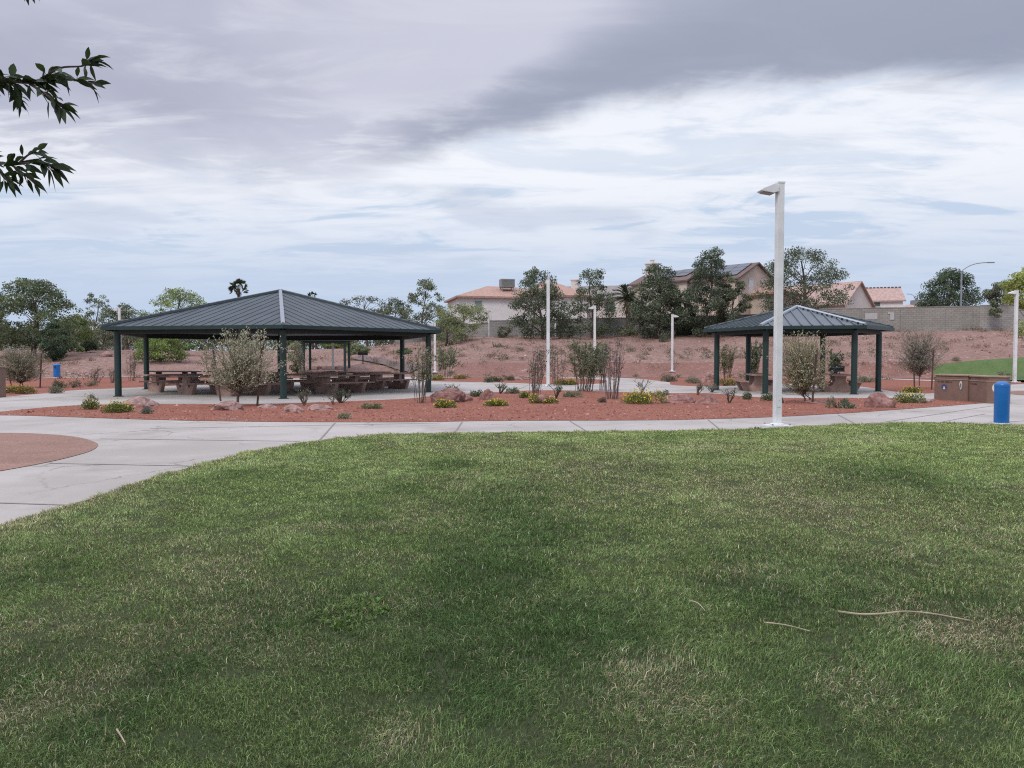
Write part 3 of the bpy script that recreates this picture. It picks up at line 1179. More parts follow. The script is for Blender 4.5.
# ------------------------------------------------------------------ monument sign
def monument():
    a, b, c, d = G(934, 400.2), G(967, 402.2), G(986.5, 404.2), G(1006, 405.0)
    root = thing('monument_sign', ((a.x + d.x) / 2, (a.y + d.y) / 2, .03), 'low brown stucco monument sign with round emblems and a pale cap', 'sign')
    o = Vector(root.location)
    h = .94

    def panel(p, q, dep, hh, off):
        p, q = Vector(p), Vector(q)
        e = (q - p)
        L = e.length
        e.normalize()
        n = Vector((-e.y, e.x, 0))
        M = Matrix((e, n, Vector((0, 0, 1)))).transposed()
        m = (p + q) / 2 + n * dep / 2
        w = MB()
        w.box((m.x - o.x, m.y - o.y, hh * .40), (L, dep, hh * .80), M=M)
        w.box((m.x - o.x, m.y - o.y, hh * .875), (L - .05, dep - .05, hh * .15), M=M)
        wall = w.build('panel', STUCCO_BROWN, root, bevel=.01)
        cp = MB()
        cp.box((m.x - o.x, m.y - o.y, hh * .95 + .024), (L + .03, dep + .03, .05), M=M)
        cp.build('cap', CAPM, wall, bevel=.008)
        bd = MB()
        bd.box((m.x - o.x - n.x * .006, m.y - o.y - n.y * .006, hh * .80 + .005), (L + .02, dep + .02, .025), M=M)
        bd.build('band', CAPM, wall)
        return p, e, n, M, L, wall
    pA = panel(a, b + (b - a).normalized() * .02, .45, h, 0)
    n_side = (d - c).normalized()
    pB = panel(b + Vector((.06, .0, 0)), c, .40, h * .985, 0)
    pC = panel(c + (d - c).normalized() * .004, d, .45, h * .994, 0)

    def mark(P, s, z, size, mt, shape, name, lift=.004):
        p, e, n, M, L, wall = P
        q = p + e * s - n * lift
        mb = MB()
        M4 = Matrix(((e.x, 0, n.x, q.x - o.x), (e.y, 0, n.y, q.y - o.y), (0, 1, 0, z), (0, 0, 0, 1)))
        mb.prism([(u * size[0] / 2, v * size[1] / 2) for u, v in shape], lift + .01, M4)
        return mb.build(name, mt, wall)
    circ = [(math.cos(t), math.sin(t)) for t in np.linspace(0, 2 * math.pi, 28)[:-1]]
    leafs = [(math.sin(t) * abs(math.cos((t - math.pi) / 2.0)) ** .35 * (1 if math.cos(t) < 0 else .8), -math.cos(t)) for t in np.linspace(0, 2 * math.pi, 24)[:-1]]
    # round blue emblem on the left panel
    mark(pA, .42, .46, (.30, .30), EMB_GREY, circ, 'emblem_ground', .004)
    mark(pA, .42, .47, (.22, .22), EMB_BLUE, circ, 'emblem', .008)
    mark(pA, .42, .45, (.10, .11), EMB_PALE, [(-1, -1), (1, -1), (.6, .4), (0, 1), (-.6, .4)], 'emblem_centre', .012)
    # leaf shaped pale emblem on a grey disc
    mark(pA, 1.09, .56, (.22, .38), EMB_GREY, circ, 'emblem_ground', .004)
    mark(pA, 1.09, .56, (.12, .31), EMB_PALE, leafs, 'emblem', .008)
    mark(pA, 1.09, .55, (.06, .18), EMB_GREY, leafs, 'emblem_centre', .012)
    # small dark lettering, too small to read in the photograph
    r = random.Random(4)

    def lettering(P, s0, s1, z, hgt, seed):
        p, e, n, M, L, wall = P
        r = random.Random(seed)
        mb = MB()
        s = s0
        while s < s1:
            for _ in range(r.randint(3, 8)):
                wd = r.uniform(.012, .024)
                if s + wd > s1:
                    break
                q = p + e * (s + wd / 2) - n * .004
                k = r.uniform(.7, 1)
                mb.box((q.x - o.x, q.y - o.y, z), (wd * .8, .012, hgt * k), M=M)
                s += wd + .008
            s += .035
        mb.build('lettering', LETTER, wall)
    lettering(pA, .14, .76, .665, .045, 1)
    lettering(pB, .10, .58, .63, .045, 2)
    # round pale emblem on the side face
    mark(pC, .27, .53, (.23, .30), EMB_PALE, circ, 'emblem', .006)


monument()


def left_pillar():
    b = G(0.0, 398.5)
    root = thing('stone_pillar', (b.x - .31, b.y + .2, .03), 'low tan pillar cut by the left edge of the photo', 'pillar')
    m = MB()
    m.box((0, 0, .58), (.5, .5, 1.16))
    m.build('shaft', STUCCO_BROWN, root, bevel=.015)
    c = MB()
    c.box((0, 0, 1.192), (.56, .56, .06))
    c.build('cap', CAPM, root, bevel=.01)


left_pillar()


# ------------------------------------------------------------------ walls on the bank
def wall_run(name, pts, h, thick, m, label, group=None, pil=None, joints_every=None):
    root = thing(name, (pts[0].x, pts[0].y, pts[0].z), label, 'wall', group)
    o = pts[0]
    mb = MB()
    cp = MB()
    for a, b in zip(pts[:-1], pts[1:]):
        d = Vector((b.x - a.x, b.y - a.y, 0))
        L = d.length
        d.normalize()
        n = Vector((-d.y, d.x, 0))
        za, zb = a.z, b.z
        vs = []
        for q, z in ((a, za), (b, zb)):
            for s in (-1, 1):
                for zz in (-.6, h):
                    vs.append((q.x - o.x + n.x * s * thick / 2, q.y - o.y + n.y * s * thick / 2, z - o.z + zz))
        mb.add(vs, [(0, 1, 3, 2), (4, 6, 7, 5), (0, 4, 5, 1), (2, 3, 7, 6), (1, 5, 7, 3), (0, 2, 6, 4)])
        vs = []
        for q, z in ((a, za), (b, zb)):
            for s in (-1, 1):
                for zz in (h + .003, h + .08):
                    vs.append((q.x - o.x + n.x * s * (thick / 2 + .03), q.y - o.y + n.y * s * (thick / 2 + .03), z - o.z + zz))
        cp.add(vs, [(0, 1, 3, 2), (4, 6, 7, 5), (0, 4, 5, 1), (2, 3, 7, 6), (1, 5, 7, 3), (0, 2, 6, 4)])
    mb.build('wall_body', m, root)
    cp.build('coping', m, root)
    return root


def wall_pts(pxs, zb=None, dy=0.0):
    out = []
    for px in pxs:
        Y = float(np.interp(px, PXS, WALL_Y)) + dy
        x = (px - 512) / F * Y
        out.append(Vector((x, Y, tz(x, Y))))
    return out


WG = 'block walls along the top of the bank'
wr = wall_run('block_wall', wall_pts([818, 850, 890, 930, 978.5]), 2.38, .2, BLOCK, 'tall taupe block wall with pale repaint patches above the bank', WG)
wg = wall_run('block_wall', wall_pts([978.55, 1000, 1040, 1120]), 2.45, .2, BLOCK2, 'lighter grey block wall section behind the drooping bush', WG)
wall_run('block_wall', wall_pts([556, 600, 640, 690, 740, 790, 816]), 2.1, .2, BLOCKG, 'cool grey block wall behind the row of pines', WG)
wall_run('block_wall', wall_pts([395, 440, 488.5]), 1.75, .2, BLOCK2, 'pale block wall left of the white house behind the feathery tree', WG)
wall_run('block_wall', wall_pts([489.5, 520, 554.5]), 2.05, .2, BLOCKG, 'short grey block wall directly below the white house', WG)


def wall_patch(root, px0, px1, py0, py1, name='paint_patch', m=PATCH):
    px = (px0 + px1) / 2
    Y = float(np.interp(px, PXS, WALL_Y)) - .11
    A, B = W(px0, py1, float(np.interp(px0, PXS, WALL_Y)) - .108), W(px1, py0, float(np.interp(px1, PXS, WALL_Y)) - .108)
    o = Vector(root.location)
    e = Vector((B.x - A.x, B.y - A.y, 0))
    L = e.length
    e.normalize()
    n = Vector((-e.y, e.x, 0))
    M = Matrix((e, n, Vector((0, 0, 1)))).transposed()
    mb = MB()
    c = (A + B) / 2 - o
    mb.box(c, (L, .016, B.z - A.z), M=M)
    mb.build(name, m, root)


wall_patch(wr, 865, 877.5, 313, 319.5)
wall_patch(wr, 890, 894.2, 312.2, 319.8)
wall_patch(wr, 888, 891, 312.2, 314)
for px in (820.5, 900, 945, 972):
    wall_patch(wr, px, px + .45, 309, 330, 'control_joint', JOINT)

# low retaining kerb at the toe of the bank on the right (reads as a darker step)


# ------------------------------------------------------------------ houses
def roof_gable(mb, w, d, z, h, ov=.45, th=.16, axis='x', cx=0, cy=0):
    """ridge along x; footprint w x d; returns nothing"""
    W2, D2 = w / 2 + ov, d / 2 + ov
    zb = z - ov * h / (d / 2)
    P = lambda x, y, zz: (cx + x, cy + y, zz) if axis == 'x' else (cx - y, cy + x, zz)
    for s in (-1, 1):
        vs = [P(-W2, s * D2, zb), P(W2, s * D2, zb), P(W2, 0, z + h), P(-W2, 0, z + h)]
        vs += [(a, b, c - th) for a, b, c in vs]
        mb.add(vs, [(0, 1, 2, 3), (7, 6, 5, 4), (0, 4, 5, 1), (1, 5, 6, 2), (2, 6, 7, 3), (3, 7, 4, 0)])


def roof_hip(mb, w, d, z, h, ov=.45, th=.16, cx=0, cy=0):
    W2, D2 = w / 2 + ov, d / 2 + ov
    r = max(w / 2 - d / 2, .3)
    top = [(cx - r, cy, z + h), (cx + r, cy, z + h)]
    ba = [(cx - W2, cy - D2, z), (cx + W2, cy - D2, z), (cx + W2, cy + D2, z), (cx - W2, cy + D2, z)]
    vs = ba + top + [(a, b, c - th) for a, b, c in ba]
    mb.add(vs, [(0, 1, 5, 4), (1, 2, 5), (2, 3, 4, 5), (3, 0, 4), (0, 6, 7, 1), (1, 7, 8, 2), (2, 8, 9, 3), (3, 9, 6, 0), (9, 8, 7, 6)])


def window(root, c, w, h, face, m=GLASSD):
    """face 'f' looks to local -y, 'r' to local +x"""
    mb, fr = MB(), MB()
    x, y, z = c
    if face == 'f':
        mb.box((x, y - .01, z), (w, .06, h))
        for s in (-1, 1):
            fr.box((x + s * (w / 2 + .05), y - .02, z), (.1, .12, h + .2))
            fr.box((x, y - .02, z + s * (h / 2 + .05)), (w, .12, .1))
    else:
        mb.box((x + .01, y, z), (.06, w, h))
        for s in (-1, 1):
            fr.box((x + .02, y + s * (w / 2 + .05), z), (.12, .1, h + .2))
            fr.box((x + .02, y, z + s * (h / 2 + .05)), (.12, w, .1))
    f = fr.build('window', TRIMW, root)
    mb.build('pane', m, f)


def gable_fill(mb, x, d, z, h, th=.2, cy=0):
    mb.prism([(-d / 2, 0), (d / 2, 0), (0, h)], th, Matrix(((0, 0, 1, x - th / 2), (1, 0, 0, cy), (0, 1, 0, z), (0, 0, 0, 1))))


HG = 'two storey houses behind the block wall'


def house_white():
    Y = 112
    p = W(503, 300, Y)
    z0 = tz(p.x, Y)
    r = thing('house', (p.x, Y, z0), 'white stucco house with an orange tiled hip roof and a rooftop cooler', 'house', HG, math.radians(14))
    ze = W(500, 296.5, Y - 4).z - z0
    wl = MB()
    wl.box((0, 1.5, ze / 2), (14.2, 10, ze))
    wl.box((6.6, -.4, ze / 2 + .1), (9.0, 9.6, ze + .2))
    wl.build('wall', WHITEST, r)
    rf = MB()
    roof_hip(rf, 14.2, 10, ze, 1.9, .5, .25, 0, 1.5)
    roof_hip(rf, 9.0, 9.6, ze + .25, 2.6, .5, .25, 6.6, -.4)
    rf.build('roof', TILE, r)
    window(r, (-4.4, -3.5, ze - 1.35), 1.0, 1.4, 'f', mat('window_green', (.22, .28, .24), .3))
    window(r, (.8, -3.5, 1.9), 1.0, .5, 'f')
    q = MB()
    q.box((.4, -.8, ze + 2.15), (2.0, 1.5, 1.15))
    for i in range(6):
        q.box((.4, -1.56, ze + 1.75 + i * .16), (1.7, .04, .05))
    for sx in (-1, 1):
        q.box((.4 + sx * .8, -1.4, ze + 1.15), (.1, .1, .9))
        q.box((.4 + sx * .8, -.2, ze + 1.4), (.1, .1, .5))
    q.build('roof_cooler', ACGREY, r)
    c = MB()
    c.tube([(2.1, -3.56, .5), (2.1, -3.56, ze - .3)], .05, 6)
    c.build('drain_pipe', WHITEST, r)


house_white()


def house_cream():
    Y = 118
    p = W(593, 300, Y)
    z0 = tz(p.x, Y)
    r = thing('house', (p.x, Y, z0), 'cream house with grey roof and square chimney hidden behind the pines', 'house', HG, math.radians(-12))
    ze = W(595, 299, Y).z - z0
    wl = MB()
    wl.box((0, 0, ze / 2), (10.6, 9, ze))
    gable_fill(wl, 5.2, 9, ze, 1.9)
    wl.build('wall', CREAMST, r)
    rf = MB()
    roof_gable(rf, 10.6, 9, ze, 2.0, .4)
    roof = rf.build('roof', mat('grey_tile', (.27, .24, .225), .85, var=.2, vscale=2), r)
    ch = MB()
    ch.box((-2.6, -1.4, ze + 1.1), (1.1, 1.1, 3.2))
    ch.box((-2.6, -1.4, ze + 2.78), (1.3, 1.3, .16))
    ch.build('chimney', CREAMST, roof)
    window(r, (3, -4.5, ze - 1.6), 1.4, 1.4, 'f')
    window(r, (-1, -4.5, ze - 1.6), 1.4, 1.4, 'f')


house_cream()


def house_solar():
    Y = 100
    p = W(718, 300, Y)
    z0 = tz(p.x, Y)
    a = math.radians(-48)
    r = thing('house', (p.x, Y, z0), 'beige house with solar panels, tall chimney and a pointed gable', 'house', HG, a)
    zr = W(757, 262.5, 96).z - z0
    ze = zr - 2.0
    wl = MB()
    wl.box((0, 0, ze / 2), (11.0, 8.4, ze))
    gable_fill(wl, 5.4, 8.4, ze, 1.9)
    gable_fill(wl, -5.4, 8.4, ze, 1.9)
    wl.build('wall', BEIGEST, r)
    rf = MB()
    roof_gable(rf, 11.0, 8.4, ze, 2.0, .4, .18)
    roof = rf.build('roof', TILED, r)
    sp = MB()
    th = math.atan2(2.0, 4.2)
    for i in range(6):
        for j in range(3):
            x = -4.5 + i * 1.75
            s = .7 + j * 1.35
            y = -(s + .3) * math.cos(th)
            z = ze + 2.0 - (s + .3) * math.sin(th) + .12
            M = Matrix.Rotation(th, 3, 'X')
            sp.box((x, y, z), (1.68, 1.28, .05), M=M)
    sp.build('solar_array', SOLAR, roof)
    an = MB()
    an.tube([(-.5, 0, zr - z0 * 0 - .1), (-.5, 0, zr + .7)], .04, 6)
    an.box((-.5, 0, zr + .7), (.45, .3, .22))
    an.build('roof_vent', BLACKM, roof)
    window(r, (5.5, -1.3, ze - 1.2), .9, 2.0, 'r', mat('bright_pane', (.6, .62, .63), .3))
    window(r, (-2, -4.2, ze - 1.6), 1.4, 1.3, 'f')
    pr = MB()
    pr.box((7.4, 1.0, 2.6), (3.6, 5.0, 5.2))
    pr.build('porch_wall', BEIGEST, r)
    p2 = MB()
    roof_hip(p2, 3.9, 5.0, 5.2, 1.3, .45, .25, 7.4, 1.0)
    p2.build('porch_roof', TILE, r)
    # lower wing on the left
    Y2 = 104
    q = W(676, 300, Y2)
    dx = Matrix.Rotation(-a, 3, 'Z') @ Vector((q.x - p.x, Y2 - Y, 0))
    zw = W(676, 281, Y2 - 3).z - z0
    w2 = MB()
    w2.box((dx.x, dx.y, zw / 2), (9.0, 8.0, zw))
    gable_fill(w2, dx.x + 4.4, 8, zw, 1.6, cy=dx.y)
    w2.build('wing_wall', mat('tan_stucco', (.60, .53, .45), .9, var=.1, vscale=.6), r)
    w3 = MB()
    roof_gable(w3, 9.0, 8.0, zw, 1.7, .4, .18, 'x', dx.x, dx.y)
    ro = w3.build('wing_roof', TILED, r)
    s2 = MB()
    th2 = math.atan2(1.7, 4.0)
    for i in range(4):
        for j in range(2):
            s = 1.0 + j * 1.4
            s2.box((dx.x - 2.4 + i * 1.75, dx.y - (s + .2) * math.cos(th2), zw + 1.7 - (s + .2) * math.sin(th2) + .12), (1.68, 1.3, .05), M=Matrix.Rotation(th2, 3, 'X'))
    s2.build('solar_array', SOLAR, ro)
    cq = W(652, 300, 101)
    dc = Matrix.Rotation(-a, 3, 'Z') @ Vector((cq.x - p.x, 101 - Y, 0))
    zc = W(652, 264.5, 101).z - z0
    c = MB()
    c.box((dc.x, dc.y, zc / 2), (1.25, 1.25, zc))
    c.box((dc.x, dc.y, zc + .06), (1.45, 1.45, .15))
    c.lathe([(.25, zc + .13), (.25, zc + .5), (.35, zc + .55), (.3, zc + .65)], 8, (dc.x, dc.y, 0))
    c.build('chimney', CREAMST, r)


house_solar()


def house_gable():
    Y = 104
    p = W(822, 300, Y)
    z0 = tz(p.x, Y)
    r = thing('house', (p.x, Y, z0), 'pale house with a steep pink tiled gable partly behind the spreading pine', 'house', HG, math.radians(-48))
    zr = W(850, 281.5, Y - 3).z - z0
    ze = zr - 2.9
    wl = MB()
    wl.box((0, 0, ze / 2), (10, 8.0, ze))
    gable_fill(wl, 4.9, 8.0, ze, 2.8)
    wl.build('wall', CREAMST, r)
    rf = MB()
    roof_gable(rf, 10, 8.0, ze, 2.9, .35, .2)
    rf.build('roof', TILE2, r)
    window(r, (5.0, 1.2, ze - 1.3), 1.0, 1.2, 'r')


house_gable()


def house_tile():
    Y = 116
    p = W(874, 300, Y)
    z0 = tz(p.x, Y)
    r = thing('house', (p.x, Y, z0), 'white house with broad pink tiled roof and a dark strip window above the wall', 'house', HG, math.radians(-16))
    zr = W(880, 288, Y).z - z0
    ze = W(880, 299.5, Y - 3).z - z0
    wl = MB()
    wl.box((0, 0, ze / 2), (6.6, 7.0, ze))
    gable_fill(wl, 3.2, 7.0, ze, zr - ze - .1)
    wl.build('wall', WHITEST, r)
    rf = MB()
    roof_gable(rf, 6.6, 7.0, ze, zr - ze, .35, .2)
    ro = rf.build('roof', TILE2, r)
    cap = MB()
    for i in range(15):
        cap.box((-3.5 + i * .5, 0, zr + .05), (.32, .3, .14))
    cap.build('ridge_tiles', TILED, ro)
    window(r, (-.6, -3.5, ze - .75), 1.7, .6, 'f')


house_tile()


def house_low():
    Y = 140
    p = W(915, 300, Y)
    z0 = tz(p.x, Y)
    r = thing('house', (p.x, Y, z0), 'far low house showing only a strip of pink roof and cooler above the wall', 'house', HG, math.radians(4))
    ze = W(915, 309, Y).z - z0
    wl = MB()
    wl.box((0, 0, ze / 2), (9, 8, ze))
    wl.build('wall', CREAMST, r)
    rf = MB()
    roof_hip(rf, 9, 8, ze, .9, .4, .2)
    rf.build('roof', TILE2, r)
    q = MB()
    q.box((-.4, -1, ze + 1.0), (1.5, 1.2, 1.0))
    q.build('roof_cooler', ACGREY, r)


house_low()


def house_left():
    Y = 135
    p = W(84, 340, Y)
    z0 = tz(p.x, Y)
    r = thing('house', (p.x, Y, z0), 'low pale building glimpsed between the trees at the far left', 'house', 'low buildings far left', math.radians(6))
    wl = MB()
    wl.box((0, 0, 1.9), (13, 8, 3.8))
    wl.build('wall', WHITEST, r)
    rf = MB()
    roof_hip(rf, 13, 8, 3.8, 1.0, .4, .2)
    rf.build('roof', TRIMW, r)
    window(r, (2, -4, 2.0), 1.5, 1.2, 'f')


house_left()

# ------------------------------------------------------------------ far trees
TG = 'trees along the block wall'
TL = 'trees beyond the left bank'
tree('pine_tree', 'dark bushy pine right of the white house with a pale top', 'tree', 541, 90, 510, 568, 270, 341, 'dome', PINE, TG, 50, 150, .17, .17)
tree('eucalyptus_tree', 'thin grey-green treetop poking out above the bushy pine', 'tree', 533, 94, 520, 546, 267, 300, 'round', EUC, TG, 12, 60, .2, .16)
tree('pine_tree', 'grey-green pine with two tufted tops left of the date palm', 'tree', 591, 90, 566, 617, 268, 340, 'pine', (.075, .09, .06), TG, 46, 110, .15, .16)
tree('pine_tree', 'tall dark pine directly below the tall chimney', 'tree', 658, 86, 630, 687, 264, 346, 'pine', PINE, TG, 66, 150, .155, .17)
tree('pine_tree', 'tallest dark pine in front of the solar panel roof', 'tree', 708, 85, 684, 735, 246, 340, 'pine', (.060, .074, .052), TG, 60, 160, .16, .16)
tree('pine_tree', 'lower olive pine leaning against the tallest pine', 'tree', 732, 84, 716, 750, 276, 338, 'round', (.075, .085, .055), TG, 34, 110, .17, .16)
tree('pine_tree', 'broad spreading pine behind the small pavilion roof', 'tree', 803, 88, 756, 846, 247, 318, 'dome', PINE, TG, 66, 140, .13, .16, flat=.6)
tree('pine_tree', 'rounded pine growing beyond the wall under the curved street lamp', 'tree', 946, 92, 921, 978, 269, 318, 'dome', (.052, .07, .045), TG, 60, 150, .15, .16)
tree('bush', 'soft grey-green bush against the wall between the two leftmost pines', 'bush', 566, 91, 554, 577, 322, 341, 'dome', (.10, .11, .08), TG, 14, 50, .19, .15, trunk=False)
tree('bush', 'soft green bush against the wall under the date palm', 'bush', 626, 90, 612, 638, 326, 343, 'dome', (.10, .11, .075), TG, 14, 50, .17, .15, trunk=False)
tree('pine_tree', 'young pine filling the gap between the chimney pine and the tallest pine', 'tree', 684, 88, 668, 700, 290, 342, 'pine', (.075, .088, .06), TG, 34, 110, .17, .16)
tree('bush', 'grey scrubby bush beneath the broad spreading pine', 'bush', 765, 82, 744, 786, 312, 338, 'dome', (.10, .095, .07), TG, 28, 70, .17, .14, trunk=False)
tree('bush', 'thin grey bush on the bank below the white house', 'bush', 503, 90, 494, 512, 326, 341, 'vase', (.10, .10, .075), TG, 16, 50, .2, .13, trunk=False)
tree('bush', 'olive bush at the right edge of the small pavilion roof against the wall', 'bush', 806, 80.0, 770, 842, 318, 341, 'dome', (.10, .085, .065), TG, 30, 70, .13, .15, trunk=False)
tree('hanging_bush', 'grey-green bush drooping over the light section of wall', 'bush', 999, 75.6, 984, 1014, 282, 305, 'round', (.085, .095, .065), TG, 24, 90, .18, .14)
tree('hanging_bush', 'tail of foliage hanging down the face of the light wall', 'bush', 995, 74.0, 989, 1001, 300, 318, 'column', (.085, .10, .06), TG, 10, 70, .3, .13, trunk=False)
tree('ash_tree', 'bright yellow-green tree cut by the right edge of the photo', 'tree', 1034, 50, 1004, 1066, 266, 312, 'round', (.19, .21, .07), None, 60, 130, .14, .12)
tree('ash_tree', 'low yellow-green branches under the tree at the right edge', 'tree', 1034, 50, 1017, 1054, 318, 345, 'round', (.17, .19, .08), None, 20, 80, .2, .11, trunk=False)
tree('eucalyptus_tree', 'tall open eucalyptus above the right slope of the large pavilion roof', 'tree', 424, 96, 401, 446, 279, 338, 'dome', EUC, TL, 34, 90, .14, .18, hollow=.4)
tree('acacia_tree', 'feathery olive acacia with a crooked bare trunk in front of the white house', 'tree', 463, 88, 436, 489, 302, 348, 'vase', (.13, .145, .075), TL, 50, 90, .14, .13, bark=BARK_PALE, lean=.0)
tree('acacia_tree', 'pale olive bushy acacia between the eucalyptus and the lamp post', 'tree', 446, 84, 428, 466, 315, 350, 'round', (.12, .135, .075), TL, 34, 90, .17, .13)
tree('eucalyptus_tree', 'dark treetops showing over the middle of the pavilion roof', 'tree', 366, 110, 340, 390, 294, 330, 'round', (.075, .08, .05), TL, 24, 70, .13, .18)
tree('eucalyptus_tree', 'mid green tree between the dark treetops and the tall eucalyptus', 'tree', 393, 104, 377, 412, 297, 335, 'dome', (.08, .095, .055), TL, 26, 80, .16, .17)
tree('palo_verde_tree', 'light green feathery tree above the left slope of the large roof', 'tree', 178, 92, 145, 213, 288, 340, 'dome', PALO, TL, 60, 100, .13, .16)
tree('mesquite_tree', 'large dark mesquite with drooping branches at the left edge', 'tree', 36, 76, -12, 78, 277, 352, 'dome', MESQ, TL, 90, 130, .11, .17, hollow=.15)
tree('mesquite_tree', 'dark low evergreen beneath the large mesquite', 'tree', 52, 72, 38, 68, 322, 361, 'round', (.045, .066, .042), TL, 30, 110, .18, .14)
tree('mesquite_tree', 'olive tree right of the large mesquite', 'tree', 72, 84, 56, 92, 314, 348, 'round', (.10, .12, .05), TL, 34, 100, .17, .15)
tree('mesquite_tree', 'tall thin grey-green tree between the mesquite and the pavilion', 'tree', 97, 100, 82, 112, 292, 345, 'vase', (.10, .115, .075), TL, 24, 60, .17, .17)
tree('mesquite_tree', 'spreading dull green tree behind the left lamp post', 'tree', 128, 96, 100, 150, 302, 345, 'dome', (.075, .09, .055), TL, 40, 90, .14, .16)
tree('mesquite_tree', 'grey brushy tree below the left eave of the large pavilion', 'tree', 104, 88, 86, 124, 322, 352, 'dome', (.11, .115, .085), TL, 30, 70, .16, .15)
tree('palo_verde_tree', 'rounded bright green palo verde seen under the left side of the pavilion', 'tree', 160, 70, 136, 186, 334, 366, 'dome', (.11, .145, .05), TL, 46, 110, .14, .12)
tree('bush', 'small round green bush on the bank under the pavilion', 'bush', 189.5, 80, 183, 196, 343.5, 351, 'dome', (.10, .14, .06), TL, 14, 70, .22, .10, trunk=False)
tree('bush', 'dark clipped round shrub on the crest of the left bank', 'bush', 90, 82, 82, 98, 340, 351.5, 'dome', (.045, .06, .035), TL, 20, 90, .2, .11, trunk=False)
tree('bush', 'small light green mound left of the dark clipped shrub', 'bush', 79, 80, 74.5, 83.5, 346.5, 352, 'dome', (.12, .16, .06), TL, 10, 70, .25, .09, trunk=False)
tree('palo_verde_tree', 'broad green tree beside the distant pavilion under the large roof', 'tree', 336, 96, 320, 352, 336, 366, 'dome', (.10, .135, .055), TL, 34, 90, .16, .14)
tree('palo_verde_tree', 'grey-green low tree right of the distant pavilion', 'tree', 358, 80, 345, 370, 344, 372, 'dome', (.13, .15, .085), TL, 30, 80, .17, .11)
tree('palo_verde_tree', 'grey-green sapling seen just right of the front pavilion post', 'tree', 296, 62, 286, 306, 341, 372, 'round', (.15, .16, .11), TL, 26, 70, .18, .10)
tree('bush', 'small lone bush on the bank under the right end of the pavilion', 'bush', 405, 74, 397, 413, 348, 362, 'dome', (.10, .12, .07), TL, 18, 70, .2, .10, trunk=False)
for i, (x0, x1, yt) in enumerate([(205, 240, 306), (236, 290, 312), (-40, 6, 300), (290, 345, 310)]):
    tree('mesquite_tree', ['grey-green treetop left of the fan palm', 'low dark treetops behind the ridge of the large roof', 'dark tree at the extreme left edge behind the mesquite', 'dull treetops right of the roof ridge'][i], 'tree', (x0 + x1) / 2, 118, x0, x1, yt, 345, 'dome', (.08, .095, .06), TL, 30, 70, .15, .2)


def distant_wood():
    n = 700
    u = rng.uniform(-160, 430, n)
    Yc = rng.uniform(122, 150, n)
    x = (u - 512) / F * Yc
    top = 326 + 6 * np.sin(u * .045) + 5 * np.sin(u * .13 + 1) + rng.normal(0, 2.5, n)
    z0 = terrain(x, Yc)
    zt = 1.6 + (357 - top) / F * Yc
    zc = z0 + (zt - z0) * rng.uniform(.15, 1.0, n)
    m = 90
    idx = np.repeat(np.arange(n), m)
    d = rng.normal(size=(n * m, 3)) * np.array([.75, .75, .55])
    P = np.stack([x, Yc, zc], 1)[idx] + d
    tint = (np.array([(.14, .165, .09), (.17, .18, .115), (.11, .13, .08), (.19, .19, .13)])[rng.integers(0, 4, n)])[idx]
    tint = tint * (1 + rng.normal(size=(n * m, 1)) * .25).clip(.4, 1.7)
    o = leaf_obj('distant_trees', P, .42, .24, tint)
    tag(o, 'hazy belt of mixed treetops far behind the left bank', 'trees', kind='stuff')


distant_wood()


def palm(px, Y, crown_py, r_px, label, fan=True, n=38, trunk_r=.16):
    q = W(px, 350, Y)
    z0 = tz(q.x, Y)
    H = W(px, crown_py, Y).z - z0
    root = thing('palm_tree', (q.x, Y, z0), label, 'palm', 'palms')
    t = MB()
    t.tube([(0, 0, -.1), (.05, 0, H * .5), (0, 0, H)], [trunk_r * 1.3, trunk_r, trunk_r], 8)
    t.build('trunk', BARK, root)
    R = r_px * Y / F
    P, A, Ls, Ws = [], [], [], []
    for i in range(n):
        az = random.uniform(0, 2 * math.pi)
        el = random.uniform(-.6, 1.45)
        d = Vector((math.cos(az) * math.cos(el), math.sin(az) * math.cos(el), math.sin(el)))
        if fan:
            c = Vector((0, 0, H)) + d * R * .62
            s = d.cross(Vector((random.gauss(0, 1), random.gauss(0, 1), random.gauss(0, 1)))).normalized()
            for k in range(13):
                a = (k - 6) / 6 * 1.15
                dd = (d * math.cos(a) + s * math.sin(a)).normalized() - Vector((0, 0, .15))
                P.append(c + dd * R * .19)
                A.append(dd)
                Ls.append(R * .46)
                Ws.append(R * .09)
            P.append(Vector((0, 0, H)) + d * R * .3)
            A.append(d)
            Ls.append(R * .6)
            Ws.append(R * .03)
        else:
            for k in range(16):
                u = k / 15
                c = Vector((0, 0, H)) + d * R * u + Vector((0, 0, -.45 * R * u * u))
                s = d.cross(Vector((0, 0, 1))).normalized()
                for sg in (-1, 1):
                    dd = (d * .7 + s * sg * .7 - Vector((0, 0, .15))).normalized()
                    P.append(c + dd * R * .10)
                    A.append(dd)
                    Ls.append(R * .24)
                    Ws.append(R * .03)
    P = np.array([tuple(q) for q in P])
    A = np.array([tuple(q) for q in A])
    leaf_obj('fronds', P, np.array(Ls), np.array(Ws), vary((.055, .07, .035), len(P), .3), root, axis=A, jitter=.06)
    dead = rng.normal(size=(140, 3)) * np.array([.28, .28, .5]) * R * .4 + np.array([0, 0, H - R * .45])
    leaf_obj('dead_skirt', dead, R * .3, R * .05, vary((.17, .13, .085), 140, .25), root, axis=np.tile([[0, 0, -1.0]], (140, 1)), jitter=.35)


palm(239.5, 120, 288.5, 10.5, 'fan palm standing above the left slope of the large roof')
palm(313, 140, 297.5, 6.5, 'tiny distant fan palm just right of the roof peak', n=26)
palm(628, 92, 298, 22, 'dark arching date palm between two pines', fan=False, n=46, trunk_r=.3)


